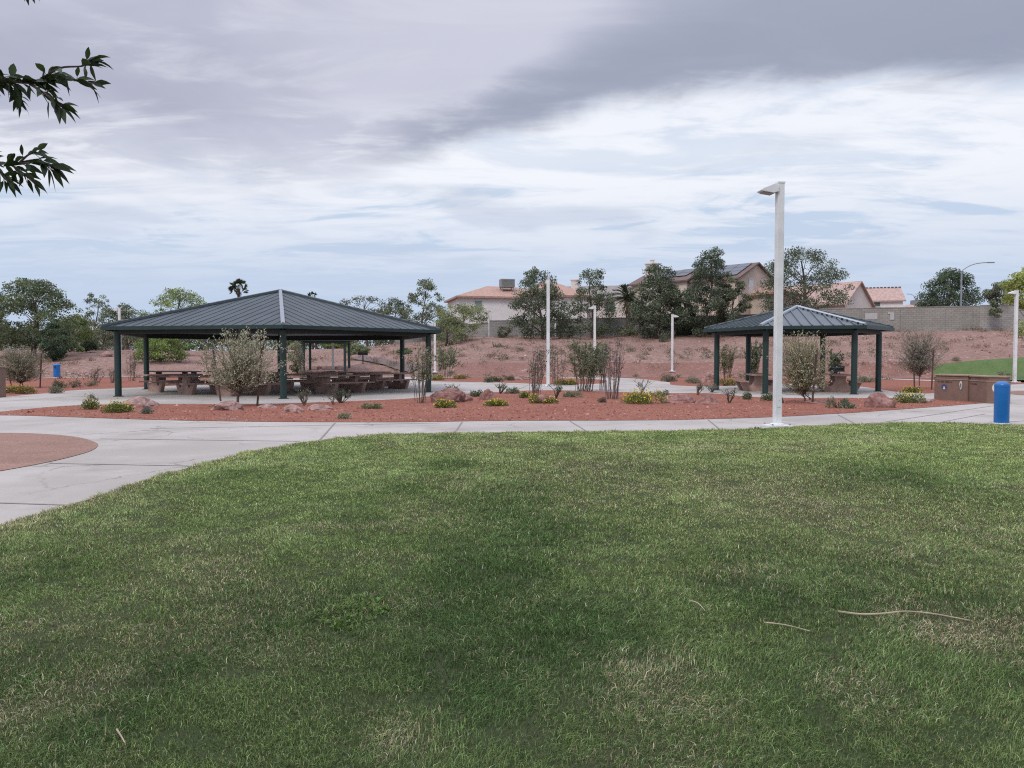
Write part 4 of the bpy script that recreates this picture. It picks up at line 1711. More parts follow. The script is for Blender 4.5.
# ------------------------------------------------------------------ young staked saplings
def wispy(root, w, h, z0, ntwig, nleaf, col, L, Wd, up=.8, spread=1.0, trunk_h=.6, trunk_r=.03, origin=(0, 0), split=1):
    tw = MB()
    P, A = [], []
    for k in range(split):
        ox = origin[0] + (k - (split - 1) / 2) * .16
        tw.tube([(ox, 0, -.05), (ox + random.uniform(-.03, .03), 0, trunk_h * .6), (ox * .6, 0, trunk_h), (ox * .5, 0, z0 + h * .55)], [trunk_r, trunk_r * .8, trunk_r * .7, trunk_r * .2], 7)
    for i in range(ntwig):
        t = random.random()
        az = random.uniform(0, 2 * math.pi)
        s = Vector((origin[0] * .5, 0, trunk_h * .75 + t * (z0 + h * .45 - trunk_h * .75)))
        rad = w / 2 * random.uniform(.3, 1.22) * spread
        zt = z0 + h * random.uniform(.12, 1.0)
        # ellipse limit
        u = (zt - z0) / h
        rad *= math.sqrt(max(.2, 1 - ((u - .5) / .6) ** 2))
        e = Vector((rad * math.cos(az), rad * math.sin(az), zt))
        m = s.lerp(e, .5) + Vector((0, 0, -.08 * h * (1 - t))) + Vector((random.gauss(0, .04), random.gauss(0, .04), 0)) * w
        tw.tube([s, m, e], [.009, .006, .003], 3, cap=False)
        for j in range(nleaf):
            v = random.uniform(.25, 1.03)
            p = (s * (1 - v) ** 2 + m * 2 * v * (1 - v) + e * v * v)
            P.append((p.x + random.gauss(0, .035), p.y + random.gauss(0, .035), p.z + random.gauss(0, .035)))
            d = (e - m).normalized() + Vector((0, 0, .3))
            A.append(tuple(d))
    P, A = np.array(P), np.array(A)
    s = rng.uniform(.6, 1.4, len(P))
    leaf_obj('foliage', P, L * s, Wd * s, vary(col, len(P), .22), root, axis=A, jitter=.8)
    return tw


def sapling(px, base_py, x0, x1, ytop, ybot, label, stakes, col=OLIVE, ntwig=230, nleaf=26, split=1, L=.075, Wd=.026, trunk_r=.032):
    b = G(px, base_py)
    sc = b.y / F
    root = thing('sapling', (b.x, b.y, .03), label, 'sapling', 'young staked trees')
    w = (x1 - x0) * sc
    off = ((x0 + x1) / 2 - px) * sc
    ht = W(px, ytop, b.y).z
    hb = W(px, ybot, b.y).z
    tw = wispy(root, w, ht - hb, hb, ntwig, nleaf, col, L, Wd, trunk_h=max(hb, .25), origin=(off, 0), split=split, trunk_r=trunk_r)
    tw.build('trunk', TWIG, root, fix=False)
    for (xa, ya, xb, yb) in stakes:
        s = MB()
        g = G(xb, yb)
        t = W(xa, ya, g.y)
        o = Vector(root.location)
        s.tube([g - o - Vector((0, 0, .05)), t - o], .035, 8)
        s.build('stake', STAKE, root)
    return root


sapling(243, 407, 199, 276, 330, 393, 'dense grey-green sapling between two dark stakes before the large pavilion', [(212.5, 346, 221, 402), (262, 347, 257, 407)], col=(.43, .44, .33), ntwig=380, nleaf=22, trunk_r=.05)
sapling(21, 388, -4, 47, 345, 384, 'grey wispy sapling with two stakes at the left edge', [(6, 354, 11.5, 387), (41.5, 354, 40, 388)], col=(.29, .28, .215), ntwig=420, nleaf=26, split=2, L=.09)
sapling(800, 403.5, 778, 836, 333, 396, 'olive twin stemmed sapling with leaning stakes before the small pavilion', [(817, 348, 812, 404.5), (779, 390, 784, 404)], col=(.37, .375, .255), ntwig=420, nleaf=19, split=2)
sapling(919.5, 389, 897, 942, 330, 374, 'grey leafless looking sapling with two stakes left of the monument sign', [(913.5, 350, 914.5, 389.5), (933.5, 350, 931.5, 390)], col=(.30, .29, .25), ntwig=380, nleaf=20, L=.10, Wd=.022)


# ------------------------------------------------------------------ desert shrubs
def stem_shrub(px, base_py, x0, x1, ytop, label, col, nstem=8, leaf_from=.25, dens=55, L=.062, Wd=.04, group='upright desert shrubs', spread=.75, name='desert_shrub', bark=None, flop=.12, leaves=True, sub=3):
    b = G(px, base_py)
    sc = b.y / F
    root = thing(name, (b.x, b.y, .03), label, 'shrub', group)
    w = (x1 - x0) * sc
    off = ((x0 + x1) / 2 - px) * sc
    H = W(px, ytop, b.y).z
    mb = MB()
    P, A = [], []
    for i in range(nstem):
        az = random.uniform(0, 2 * math.pi)
        rb = w * .22 * random.random()
        rt = w / 2 * math.sqrt(random.random()) * spread
        h = H * random.uniform(.7, 1.06)
        s = Vector((rb * math.cos(az), rb * math.sin(az), -.05))
        e = Vector((off + rt * math.cos(az), rt * math.sin(az), h))
        m = s.lerp(e, .55) + Vector((random.gauss(0, flop) * w * .4, random.gauss(0, flop) * w * .4, 0))
        pts = [Vector((0, 0, -.10)), s.lerp(m, .06), s.lerp(m, .5), m, m.lerp(e, .5), e]
        mb.tube(pts, [.015, .012, .011, .009, .007, .003], 5, cap=False)
        segs = [(s, m, e)]
        for k in range(sub):
            v = random.uniform(.35, .9)
            p = s * (1 - v) ** 2 + m * 2 * v * (1 - v) + e * v * v
            q = p + Vector((random.gauss(0, 1) * w * .16, random.gauss(0, 1) * w * .16, abs(random.gauss(0, 1)) * H * .12 + .05))
            mb.tube([p, p.lerp(q, .5) + Vector((0, 0, -.01)), q], [.008, .006, .003], 4, cap=False)
            segs.append((p, p.lerp(q, .5), q))
        if leaves:
            for j, (a, c, d) in enumerate(segs):
                nl = dens if j == 0 else dens // 2
                for _ in range(nl):
                    v = random.uniform(leaf_from if j == 0 else .2, 1.0)
                    p = a * (1 - v) ** 2 + c * 2 * v * (1 - v) + d * v * v
                    P.append((p.x + random.gauss(0, .045), p.y + random.gauss(0, .045), max(.03, p.z + random.gauss(0, .045))))
                    A.append((random.gauss(0, .6), random.gauss(0, .6), .6))
    mb.build('stems', bark or TWIG, root, fix=False)
    if P:
        P = np.array(P)
        s = rng.uniform(.6, 1.4, len(P))
        leaf_obj('foliage', P, L * s, Wd * s, vary(np.array(col) * 1.45, len(P), .28), root, axis=np.array(A), jitter=.5)
    return root


SG = (.16, .175, .125)
stem_shrub(421, 404, 407, 435, 345, 'slender grey stemmed shrub at the right corner of the large pavilion', (.13, .145, .10), 14, .45, 40, group='upright desert shrubs', sub=2, spread=.9)
stem_shrub(446, 379, 431, 462, 345, 'airy multi stem shrub behind the plaza beside the boulder', (.13, .15, .095), 16, .35, 60, L=.10, Wd=.06)
stem_shrub(503, 373, 489, 515, 345, 'rounded leafy shrub at the foot of the bank', (.10, .12, .075), 18, .4, 80, L=.11, Wd=.07)
stem_shrub(485, 373, 481, 489, 353, 'thin upright stems left of the rounded leafy shrub', (.12, .11, .085), 6, .2, 26, L=.09)
stem_shrub(584, 392, 566, 607, 341, 'largest bushy green shrub in front of a lamp post', (.115, .135, .085), 38, .30, 58, L=.075, Wd=.042, spread=1.05)
stem_shrub(602, 391, 594, 612, 343, 'leggy shrub leaning on the right of the bushy green shrub', (.115, .135, .09), 8, .5, 70, L=.08, Wd=.045)
stem_shrub(557, 386, 544, 570, 346, 'bare upright twigs right of the slim lamp post', (.12, .11, .085), 12, .2, 26, L=.07)
stem_shrub(534, 397, 521, 550, 348, 'dark clump with tall bare twigs left of the slim lamp post', (.085, .10, .065), 18, .1, 12, L=.06, bark=mat('purple_twig', (.13, .10, .095), .9))
stem_shrub(613, 400, 598, 630, 341, 'purple grey bare stemmed shrub beside the yellow flowers', (.14, .12, .105), 20, .2, 9, L=.06, bark=mat('purple_twig', (.13, .10, .095), .9))
stem_shrub(663, 372, 654, 676, 335, 'narrow dark shrub on the bank left of a lamp post', (.075, .09, .06), 16, .1, 70, L=.12, Wd=.07)
stem_shrub(655, 373, 648, 662, 350, 'grey upright tufts beside the narrow dark shrub', (.11, .12, .085), 8, .1, 40, L=.1)
stem_shrub(726, 383, 716, 738, 345, 'olive shrub seen through the left bay of the small pavilion', (.14, .14, .085), 18, .3, 60, L=.09)
stem_shrub(753, 381, 744, 764, 343, 'green shrub between the posts of the small pavilion', (.095, .115, .075), 22, .1, 70, L=.1, Wd=.06)
stem_shrub(835, 384, 826, 846, 350, 'dark leafy climber like shrub by the back post of the small pavilion', (.06, .08, .05), 14, .1, 60, L=.08, Wd=.06)
stem_shrub(1003, 383, 996, 1012, 372, 'low grey tuft at the foot of the right lamp post', (.12, .12, .09), 8, .1, 20)
stem_shrub(95, 383, 88, 106, 366, 'bare tangled twigs left of the pavilion corner post', (.11, .09, .07), 14, .3, 5, flop=.4)
stem_shrub(112, 383, 104, 119, 368, 'second bare tangle of twigs beside the lamp post', (.11, .09, .07), 12, .3, 5, flop=.4)
stem_shrub(132, 381, 124, 140, 350, 'grey bare branched shrub under the left eave', (.13, .12, .10), 12, .3, 10)
stem_shrub(303, 379, 290, 306, 342, 'grey leafy shrub behind the front row of tables', (.15, .155, .115), 14, .2, 50, L=.08)
stem_shrub(210, 378, 198, 224, 345, 'pale grey shrub behind the dense sapling', (.18, .18, .14), 14, .2, 40, L=.08)


# spiky / twiggy low plants with few branches
def twiggy(px, base_py, x0, x1, ytop, label, col, n=9, rad=.012, leafy=0, m=None):
    b = G(px, base_py)
    sc = b.y / F
    w = (x1 - x0) * sc
    H = W(px, ytop, b.y).z
    root = thing('twiggy_plant', (b.x, b.y, .036), label, 'plant', 'low twiggy plants')
    mb = MB()
    P = []
    for i in range(n):
        az = random.uniform(0, 2 * math.pi)
        rt = w / 2 * random.uniform(.45, 1.0)
        e = Vector((rt * math.cos(az), rt * math.sin(az), H * random.uniform(.45, 1)))
        mm = e * .5 + Vector((random.gauss(0, .05), random.gauss(0, .05), .08 * H))
        mb.tube([(0, 0, -.03), mm, e], [rad * 1.3, rad, rad * .4], 5, cap=False)
        for k in range(3):
            p = mm.lerp(e, random.random())
            q = p + Vector((random.gauss(0, .09), random.gauss(0, .09), random.uniform(.04, .16)))
            mb.tube([p, q], [rad * .7, rad * .3], 4, cap=False)
            for _ in range(leafy):
                u = p.lerp(q, random.random())
                P.append((u.x + random.gauss(0, .03), u.y + random.gauss(0, .03), u.z + random.gauss(0, .03)))
    mb.build('stems', m or TWIG, root, fix=False)
    if P:
        P = np.array(P)
        leaf_obj('foliage', P, .07, .03, vary(col, len(P)), root)


GREYTW = mat('grey_twig', (.19, .185, .165), .9, var=.3)
DKTW = mat('dark_twig', (.075, .07, .06), .9, var=.3)
twiggy(304.5, 407, 297, 312, 389, 'small upright twiggy plant right of the front pavilion post', SG, 10, .011, 6)
twiggy(341, 404, 330, 354, 392, 'sprawling dark twigged plant on the bed edge', (.10, .115, .08), 16, .012, 7, DKTW)
twiggy(333, 406, 328, 339, 393, 'thin wiry plant between two twiggy plants', (.11, .10, .08), 6, .008, 3)
twiggy(452, 394, 443, 466, 386, 'forked grey twigs behind the boulders', SG, 9, .012, 3, GREYTW)
twiggy(500, 394.5, 492, 508, 383, 'dark broken twigs right of the domed boulder', SG, 9, .012, 4, DKTW)
twiggy(556, 400, 549, 565, 385, 'leaning branched plant at the foot of the slim lamp post', SG, 8, .013, 8, DKTW)
twiggy(642, 394, 632, 651, 379.5, 'open grey forked plant above the yellow flower clump', SG, 8, .012, 3, GREYTW)
twiggy(697, 396, 688, 706, 382, 'grey forked plant left of the red wedge boulder', SG, 10, .014, 5, GREYTW)
twiggy(712, 393, 704, 722, 386, 'blue grey spreading plant behind the red wedge boulder', (.16, .18, .15), 14, .012, 8, GREYTW)
twiggy(729, 404, 722, 738, 388, 'dark leaning twigs left of a pavilion post', SG, 7, .014, 2, DKTW)
twiggy(94, 405.5, 91, 99, 396.5, 'tiny dark sprig above the left yellow flowers', SG, 6, .01, 3, DKTW)


# leafy mounds, with or without blossoms
def mound(px, base_py, x0, x1, ytop, label, col, group, flowers=0, fcol=(.72, .55, .04), dens=700, leaf=.05, name='shrub_mound', cat='shrub'):
    b = G(px, base_py)
    sc = b.y / F
    w = (x1 - x0) * sc
    off = ((x0 + x1) / 2 - px) * sc
    H = max(W(px, ytop, b.y).z, .08)
    root = thing(name, (b.x, b.y, .036), label, cat, group)
    n = int(dens * 2.0 * max(w, .4))
    nl = max(3, int(w / .35))
    lob = [(off + random.uniform(-.38, .38) * w, random.uniform(-.16, .16) * w, random.uniform(.65, 1.0)) for _ in range(nl)]
    k = rng.integers(0, nl, n)
    lob = np.array(lob)
    d = rng.normal(size=(n, 3))
    d /= np.linalg.norm(d, axis=1)[:, None]
    d[:, 2] = np.abs(d[:, 2])
    rr = (rng.uniform(.25, 1.0, n) ** .5)[:, None]
    rad = np.minimum(w * .30, max(H * 1.2, w * .18))
    P = np.stack([lob[k, 0] + d[:, 0] * rr[:, 0] * rad, lob[k, 1] + d[:, 1] * rr[:, 0] * rad, .02 + d[:, 2] * rr[:, 0] * H * lob[k, 2]], 1)
    P += rng.normal(size=P.shape) * .02
    P[:, 2] = np.maximum(P[:, 2], .01)
    s = leaf * rng.uniform(.6, 1.5, n)
    A = d + np.array([0, 0, .4])
    leaf_obj('foliage', P, s, s * .5, vary(np.array(col) * 1.3, n, .3), root, axis=A, jitter=.6)
    st = MB()
    for q in P[:40]:
        st.tube([(off, 0, -.03), tuple(q)], [.006, .003], 3, cap=False)
    st.build('stems', TWIG, root, fix=False)
    if flowers:
        m = int(flowers * 1.7 * max(w, .4))
        kk = rng.integers(0, nl, m)
        d = rng.normal(size=(m, 3))
        d /= np.linalg.norm(d, axis=1)[:, None]
        d[:, 2] = np.abs(d[:, 2]) + .15
        Q = np.stack([lob[kk, 0] + d[:, 0] * rad * 1.03, lob[kk, 1] + d[:, 1] * rad * 1.03, .05 + d[:, 2] * H * lob[kk, 2]], 1)
        s = rng.uniform(.025, .055, m)
        f = leaf_obj('blossoms', Q, s, s, vary(fcol, m, .15), root, axis=None)
        f['kind'] = 'stuff'
    return root


FG = 'yellow flowering clumps'
FLG = (.12, .15, .05)
mound(94, 410.5, 84, 104, 400, 'left yellow flowered clump at the end of the long gravel bed', (.12, .14, .06), FG, 55, name='flower_clump', cat='flowers')
mound(116, 413.5, 99, 133, 402.5, 'wider yellow flowered clump touching the pale boulder', FLG, FG, 60, name='flower_clump', cat='flowers')
mound(22, 394, 6, 44, 386.5, 'low orange yellow flowers under the left sapling', (.13, .12, .05), FG, 90, (.55, .36, .05), name='flower_clump', cat='flowers')
mound(448, 408.8, 437, 460, 401.5, 'yellow flowered clump before the large red boulder', FLG, FG, 70, name='flower_clump', cat='flowers')
mound(493, 407.3, 479, 507, 400.5, 'yellow flowered clump before the domed boulder', FLG, FG, 80, name='flower_clump', cat='flowers')
mound(541, 404.5, 529, 556, 397, 'yellow flowered clump in front of the dark twig clump', FLG, FG, 65, name='flower_clump', cat='flowers')
mound(523, 399, 518, 530, 392.5, 'small yellow green clump left of the dark twig clump', FLG, FG, 40, name='flower_clump', cat='flowers')
mound(638, 404.5, 614, 660, 392, 'largest yellow flower clump right of the bare stemmed shrub', (.11, .14, .04), FG, 110, name='flower_clump', cat='flowers')
mound(907, 404, 893, 921, 391.5, 'tall yellow flower clump beside the rough red boulder', (.115, .15, .055), FG, 60, name='flower_clump', cat='flowers')
mound(914, 393.5, 905, 923, 386.5, 'smaller orange flowers at the foot of the right sapling', (.12, .13, .05), FG, 90, (.65, .42, .05), name='flower_clump', cat='flowers')
mound(726, 386.5, 717, 736, 376, 'orange flowered bush behind the left post of the small pavilion', (.13, .12, .05), FG, 110, (.60, .40, .06), name='flower_clump', cat='flowers')
mound(568, 385.5, 556, 586, 380, 'yellow flowers on the narrow island behind the bushy shrub', (.12, .12, .045), FG, 110, (.62, .45, .05), name='flower_clump', cat='flowers')
mound(439, 380.8, 431, 447, 375.8, 'yellowish clump at the base of the airy shrub', (.14, .13, .05), FG, 60, name='flower_clump', cat='flowers')
mound(458, 379.5, 450, 466, 374.5, 'ochre clump right of the airy shrub', (.16, .13, .06), FG, 60, name='flower_clump', cat='flowers')
MG = 'grey-green mounded shrubs'
GG = (.135, .155, .115)
mound(476, 397.5, 471, 482, 390, 'round green mound between the two red boulders', (.10, .13, .085), MG)
mound(512, 394.5, 505, 519, 387, 'grey-green mound right of the domed boulder twigs', GG, MG)
mound(742, 400.5, 736, 750, 391.5, 'neat round mound left of the front pavilion post', (.13, .15, .10), MG)
mound(768, 401.5, 761, 777, 392.5, 'round mound against the tall lamp post', (.125, .145, .095), MG)
mound(838, 409, 829, 847, 396, 'grey-green bush right of the twin stemmed sapling', (.12, .14, .10), MG)
mound(848, 409.5, 842, 858, 404, 'low grey tuft beside the grey-green bush', (.17, .17, .13), MG)
mound(150, 415, 142, 157, 407, 'small blue grey mound right of the pale boulder', (.15, .16, .14), MG, dens=450)
mound(343, 420.5, 334, 352, 414, 'low sparse grey tuft near the pavement edge', (.20, .20, .14), MG, dens=300)
mound(364, 409.5, 352, 381, 404.5, 'wide low grassy tuft in the middle of the bed', (.17, .18, .11), MG, dens=420)
mound(487, 383, 482, 492, 377.5, 'dark mound on the narrow island, left one', (.08, .10, .07), MG)
mound(497, 382.2, 492, 504, 376.5, 'dark green mound on the narrow island next to the rocks', (.07, .09, .06), MG)
mound(512, 381, 505, 519, 375, 'dull brown mound before the pink rocks', (.12, .11, .08), MG)
mound(479, 376.5, 473, 486, 371, 'olive low bush below the thin upright stems', (.11, .11, .08), MG)
mound(668, 382, 660, 676, 376, 'rounded dark grey mound by the back walk', (.10, .11, .085), MG)
mound(695, 383.5, 686, 706, 376.5, 'pale grey mound in the back bed left of the small pavilion', (.19, .19, .15), MG)
mound(661, 397, 657, 668, 389.5, 'blue grey tuft on the edge of the plaza', (.16, .18, .16), MG, dens=500)
mound(801, 377, 795, 808, 371, 'dark bush behind the small pavilion tables', (.07, .08, .05), MG)
mound(866, 382.5, 859, 875, 376.5, 'grey mound beside the right post of the small pavilion', (.15, .17, .12), MG)
mound(58, 389.5, 51, 66, 380.5, 'dark green low shrub below the far blue pedestal', (.07, .09, .055), MG)
mound(72, 388, 65, 80, 379, 'grey brown shrub right of the dark green low shrub', (.15, .14, .11), MG, dens=500)
mound(88, 386.5, 81, 96, 380, 'pale tuft near the tangled twigs', (.18, .17, .13), MG, dens=400)
mound(55, 394, 45, 64, 385, 'pale grey scrub at the plaza edge on the left', (.17, .165, .13), MG, dens=500)
mound(571, 398, 560, 582, 391.5, 'pale green tuft at the foot of the bushy shrub', (.15, .17, .12), MG, dens=500)
mound(601, 403.5, 597, 606, 397.5, 'tiny brown tuft left of the bare stemmed shrub', (.13, .11, .09), MG, dens=350)
mound(955, 363, 950, 961, 358, 'lone dark tuft high on the right bank', (.06, .06, .045), MG)
for o in COL.objects:
    if o.get('label') == 'lone dark tuft high on the right bank':
        o.location = TP(955, 361)
        o.scale = (.32, .32, .32)


# ------------------------------------------------------------------ boulders
def boulder(px, base_py, x0, x1, ytop, label, m=None, seed=0, peak=0.0, on_hill=False, depthf=.8):
    b = TP(px, base_py) if on_hill else G(px, base_py)
    sc = b.y / F
    w = (x1 - x0) * sc
    H = (base_py - ytop) * sc * 1.02
    d = w * depthf
    bm = bmesh.new()
    bmesh.ops.create_icosphere(bm, subdivisions=4, radius=1.0)
    rr = random.Random(seed + int(px * 7))
    o3 = Vector((rr.uniform(0, 50), rr.uniform(0, 50), rr.uniform(0, 50)))
    planes = []
    for _ in range(9):
        n = Vector((rr.gauss(0, 1), rr.gauss(0, 1), rr.gauss(0, .8))).normalized()
        planes.append((n, rr.uniform(.66, .92)))
    for v in bm.verts:
        c = v.co.copy()
        for n, k in planes:      # broken facets
            t = c.dot(n)
            if t > k:
                c -= n * (t - k) * .85
        c += c.normalized() * (.17 * mnoise.fractal(c * 1.7 + o3, 1, 2, 5) + .05 * mnoise.noise(c * 5 + o3) + .03 * mnoise.noise(c * 11 + o3))
        if peak and c.z > 0:
            c.x *= 1 - peak * c.z
            c.y *= 1 - peak * c.z
        v.co = c
    zs = [v.co.z for v in bm.verts]
    xs = [v.co.x for v in bm.verts]
    z_top = max(zs)
    for v in bm.verts:
        v.co.x *= w / (max(xs) - min(xs))
        v.co.y *= d / 2
        v.co.z = v.co.z / z_top * H * .93 + H * .07
        if v.co.z < -.12:
            v.co.z = -.12
    me = bpy.data.meshes.new('boulder')
    bm.to_mesh(me)
    bm.free()
    me.materials.append(m or ROCK_RED)
    o = bpy.data.objects.new('boulder', me)
    COL.objects.link(o)
    o.location = (b.x + ((x0 + x1) / 2 - px) * sc, b.y + d * .3, b.z + .02)
    return tag(o, label, 'boulder', 'landscape boulders')


boulder(135, 408, 117, 154, 397, 'pale flat boulder right of the yellow clumps at the left', ROCK_PALE)
boulder(224, 411.5, 208, 241, 402, 'low pink boulder left of the dense sapling trunk', ROCK_PALE, 3)
boulder(265, 409.5, 254, 277, 405, 'flat pink rock right of the dense sapling trunk', ROCK_PALE, 9)
boulder(223, 421, 218, 228, 418.4, 'thin pale flat stone at the pavement edge, left of a pair', ROCK_PALE, 31, depthf=.4)
boulder(233, 421, 229, 239, 418.6, 'thin pale flat stone at the pavement edge, right of a pair', ROCK_PALE, 32, depthf=.4)
boulder(292, 413, 281, 303, 405, 'pinkish rock in front of the front pavilion post', ROCK_PALE, 4)
boulder(317, 411.5, 304, 331, 405, 'flat sharp edged rock beside the twiggy plant', ROCK_PALE, 5, depthf=.6)
boulder(450, 403.5, 430, 469, 389, 'largest rounded red boulder at the plaza corner', ROCK_RED, 6)
boulder(487, 401, 479, 496, 389.5, 'domed red boulder behind the yellow flowers', ROCK_RED, 7, .15)
boulder(463, 402, 456, 474, 395, 'low red rock leaning on the largest boulder', ROCK_RED, 17)
boulder(524, 377, 512, 536, 369, 'pink angular boulder behind the narrow island', ROCK_PALE, 8)
boulder(525, 380.5, 515, 533, 375.5, 'slab like pale rock in front of the pink angular boulder', ROCK_PALE, 18, depthf=.6)
boulder(682, 404, 662, 698, 394.5, 'low dull red boulder left of the red wedge boulder', ROCK_RED, 10)
boulder(708, 405.3, 696, 721, 395, 'red wedge shaped boulder in front of the small pavilion', ROCK_RED, 11, .45)
boulder(883, 409, 868, 899, 393.5, 'rough tall red boulder beside the tall yellow clump', ROCK_RED, 12)
boulder(925, 404, 915, 936, 399.3, 'small flat pink rock against the monument sign', ROCK_PALE, 13)
boulder(893, 365.5, 884, 907, 357.5, 'pale rock on the bank behind the right sapling', ROCK_PALE, 14, on_hill=True)
boulder(631, 373.5, 623, 641, 366, 'pinkish boulder at the foot of the bank near the pines', ROCK_PALE, 15)
boulder(650, 374, 642, 660, 369.5, 'flat pink rock right of the foot of bank boulder', ROCK_PALE, 16)
boulder(708, 382.5, 702, 718, 372.5, 'pale boulder seen left of the small pavilion post', ROCK_PALE, 19)
boulder(83, 376.5, 76, 91, 371, 'pale boulder on the left bank foot', ROCK_PALE, 20)
boulder(105, 357, 99, 112, 351.5, 'whitish rock high on the left bank', ROCK_PALE, 21, on_hill=True)
boulder(551, 378.5, 543, 560, 372.5, 'dull pink rock behind the slim lamp post', ROCK_PALE, 22)
boulder(205, 359, 200, 211, 354, 'small pale rock on the bank under the pavilion', ROCK_PALE, 23, on_hill=True)
boulder(545, 404.5, 536, 553, 395, 'low red rock behind the middle yellow clump', ROCK_RED, 24)
boulder(815, 404.5, 806, 832, 400.5, 'flat red rock at the foot of the right stake', ROCK_RED, 25)


# ------------------------------------------------------------------ loose stones and dry tufts (uncountable)
def stones(name, label, pts, size, cols):
    n = len(pts)
    base = np.array([(1, 0, 0), (-.5, .87, 0), (-.5, -.87, 0), (0, 0, .9), (.1, .1, -.5)])
    faces = [(0, 1, 3), (1, 2, 3), (2, 0, 3), (1, 0, 4), (2, 1, 4), (0, 2, 4)]
    V = []
    a = rng.uniform(0, 2 * math.pi, n)
    s = size * rng.lognormal(0, .45, n)
    c, sn = np.cos(a), np.sin(a)
    B = base[None] * rng.uniform(.55, 1.2, (n, 5, 1))
    x = B[:, :, 0] * c[:, None] - B[:, :, 1] * sn[:, None]
    y = B[:, :, 0] * sn[:, None] + B[:, :, 1] * c[:, None]
    V = np.stack([x, y, B[:, :, 2] * .8], 2) * s[:, None, None] + pts[:, None, :]
    Fc = (np.array(faces)[None] + (np.arange(n) * 5)[:, None, None]).reshape(-1, 3)
    me = bpy.data.meshes.new(name)
    me.from_pydata(V.reshape(-1, 3).tolist(), [], Fc.tolist())
    at = me.color_attributes.new('col', 'FLOAT_COLOR', 'POINT')
    cc = np.array(cols)[rng.integers(0, len(cols), n)] * (1 + rng.normal(size=(n, 1)) * .2)
    c4 = np.ones((n * 5, 4), np.float32)
    c4[:, :3] = np.repeat(cc.clip(.02, .8), 5, 0)
    at.data.foreach_set('color', c4.ravel())
    me.materials.append(STONEM)
    o = bpy.data.objects.new(name, me)
    COL.objects.link(o)
    return tag(o, label, 'stones', kind='stuff')


STONEM = foliage_mat('stone', 0.0, .9)
n = 3200
u = rng.uniform(-120, 1150, n)
yy = rng.uniform(60, 97, n)
xx = (u - 512) / F * yy
zz = terrain(xx, yy)
keep = (zz > .15)
pts = np.stack([xx, yy, zz + .03], 1)[keep]
stones('loose_stones', 'scattered pale stones lying all over the bank', pts, .065, [(.36, .25, .21), (.30, .20, .17), (.22, .13, .11), (.40, .30, .26)])
n = 9000
u = rng.uniform(-40, 1000, n)
v = rng.uniform(393, 423, n)
bx = np.array([tuple(G(a, b)) for a, b in zip(u, v)])


def inside(P, poly):
    poly = [(q[0], q[1]) for q in poly]
    x, y = P[:, 0], P[:, 1]
    r = np.zeros(len(P), bool)
    j = len(poly) - 1
    for i in range(len(poly)):
        xi, yi = poly[i]
        xj, yj = poly[j]
        c = ((yi > y) != (yj > y)) & (x < (xj - xi) * (y - yi) / (yj - yi + 1e-12) + xi)
        r ^= c
        j = i
    return r


bedpoly = smooth_poly(GP(bedA_front), sub=3) + smooth_poly(GP(bedA_back), sub=3)
bx = bx[inside(bx, bedpoly)]
bx[:, 2] = .04
stones('loose_stones', 'loose red pebbles lying on the long gravel bed', bx, .022, [(.30, .13, .10), (.24, .09, .07), (.40, .24, .20), (.19, .075, .06)])

# dry brush tufts on the bank
n = 600
u = rng.uniform(340, 1150, n)
yy = rng.uniform(62, 96, n)
xx = (u - 512) / F * yy
zz = terrain(xx, yy)
wyy = np.interp(u, PXS, WALL_Y)
k = (zz > .6) & (yy < wyy - .5)
c = np.stack([xx, yy, zz], 1)[k]
near = (rng.uniform(0, 1, len(c)) < .45) | (c[:, 1] > np.interp(u[k], PXS, WALL_Y) - 5)
c = c[near]
idx = np.repeat(np.arange(len(c)), 40)
P = c[idx] + rng.normal(size=(len(idx), 3)) * np.array([.28, .28, .10]) + np.array([0, 0, .12])
o = leaf_obj('dry_brush', P, .3, .035, vary((.19, .135, .095), len(idx), .35), axis=np.tile([[0, 0, 1.0]], (len(idx), 1)), jitter=.6)
tag(o, 'dry brown brush sprinkled along the top of the bank', 'brush', kind='stuff')


n = 240
u = np.concatenate([rng.uniform(430, 900, 170), rng.uniform(-20, 430, 70)])
yy = rng.uniform(52, 74, n) ** 1.0
xx = (u - 512) / F * yy
zz = terrain(xx, yy)
ok = (yy > 57) | (u > 690) | (u < 110)
c = np.stack([xx, yy, zz], 1)[ok]
idx = np.repeat(np.arange(len(c)), 60)
wv = rng.uniform(.5, 1.3, len(c))[idx][:, None]
P = c[idx] + rng.normal(size=(len(idx), 3)) * np.array([.26, .26, .14]) * wv + np.array([0, 0, .2]) * wv
tn = np.array([(.18, .165, .12), (.14, .145, .10), (.22, .17, .13), (.16, .12, .095)])[rng.integers(0, 4, len(c))][idx]
P[:, 2] = np.maximum(P[:, 2], .05)
o = leaf_obj('scrub', P, .15, .05, tn * rng.lognormal(0, .25, (len(idx), 1)), axis=np.tile([[0, 0, 1.0]], (len(idx), 1)), jitter=.8)
tag(o, 'low grey-green scrub scattered along the foot of the bank', 'scrub', kind='stuff')


# ------------------------------------------------------------------ grass blades
def vnoise(P, s, seed):
    out = np.empty(len(P))
    g = np.random.default_rng(seed).uniform(0, 1, (256, 256))
    x, y = P[:, 0] * s + 71.3, P[:, 1] * s + 53.7
    xi, yi = np.floor(x).astype(int), np.floor(y).astype(int)
    fx, fy = x - xi, y - yi
    fx, fy = fx * fx * (3 - 2 * fx), fy * fy * (3 - 2 * fy)
    a = g[yi % 256, xi % 256] * (1 - fx) + g[yi % 256, (xi + 1) % 256] * fx
    b = g[(yi + 1) % 256, xi % 256] * (1 - fx) + g[(yi + 1) % 256, (xi + 1) % 256] * fx
    return a * (1 - fy) + b * fy


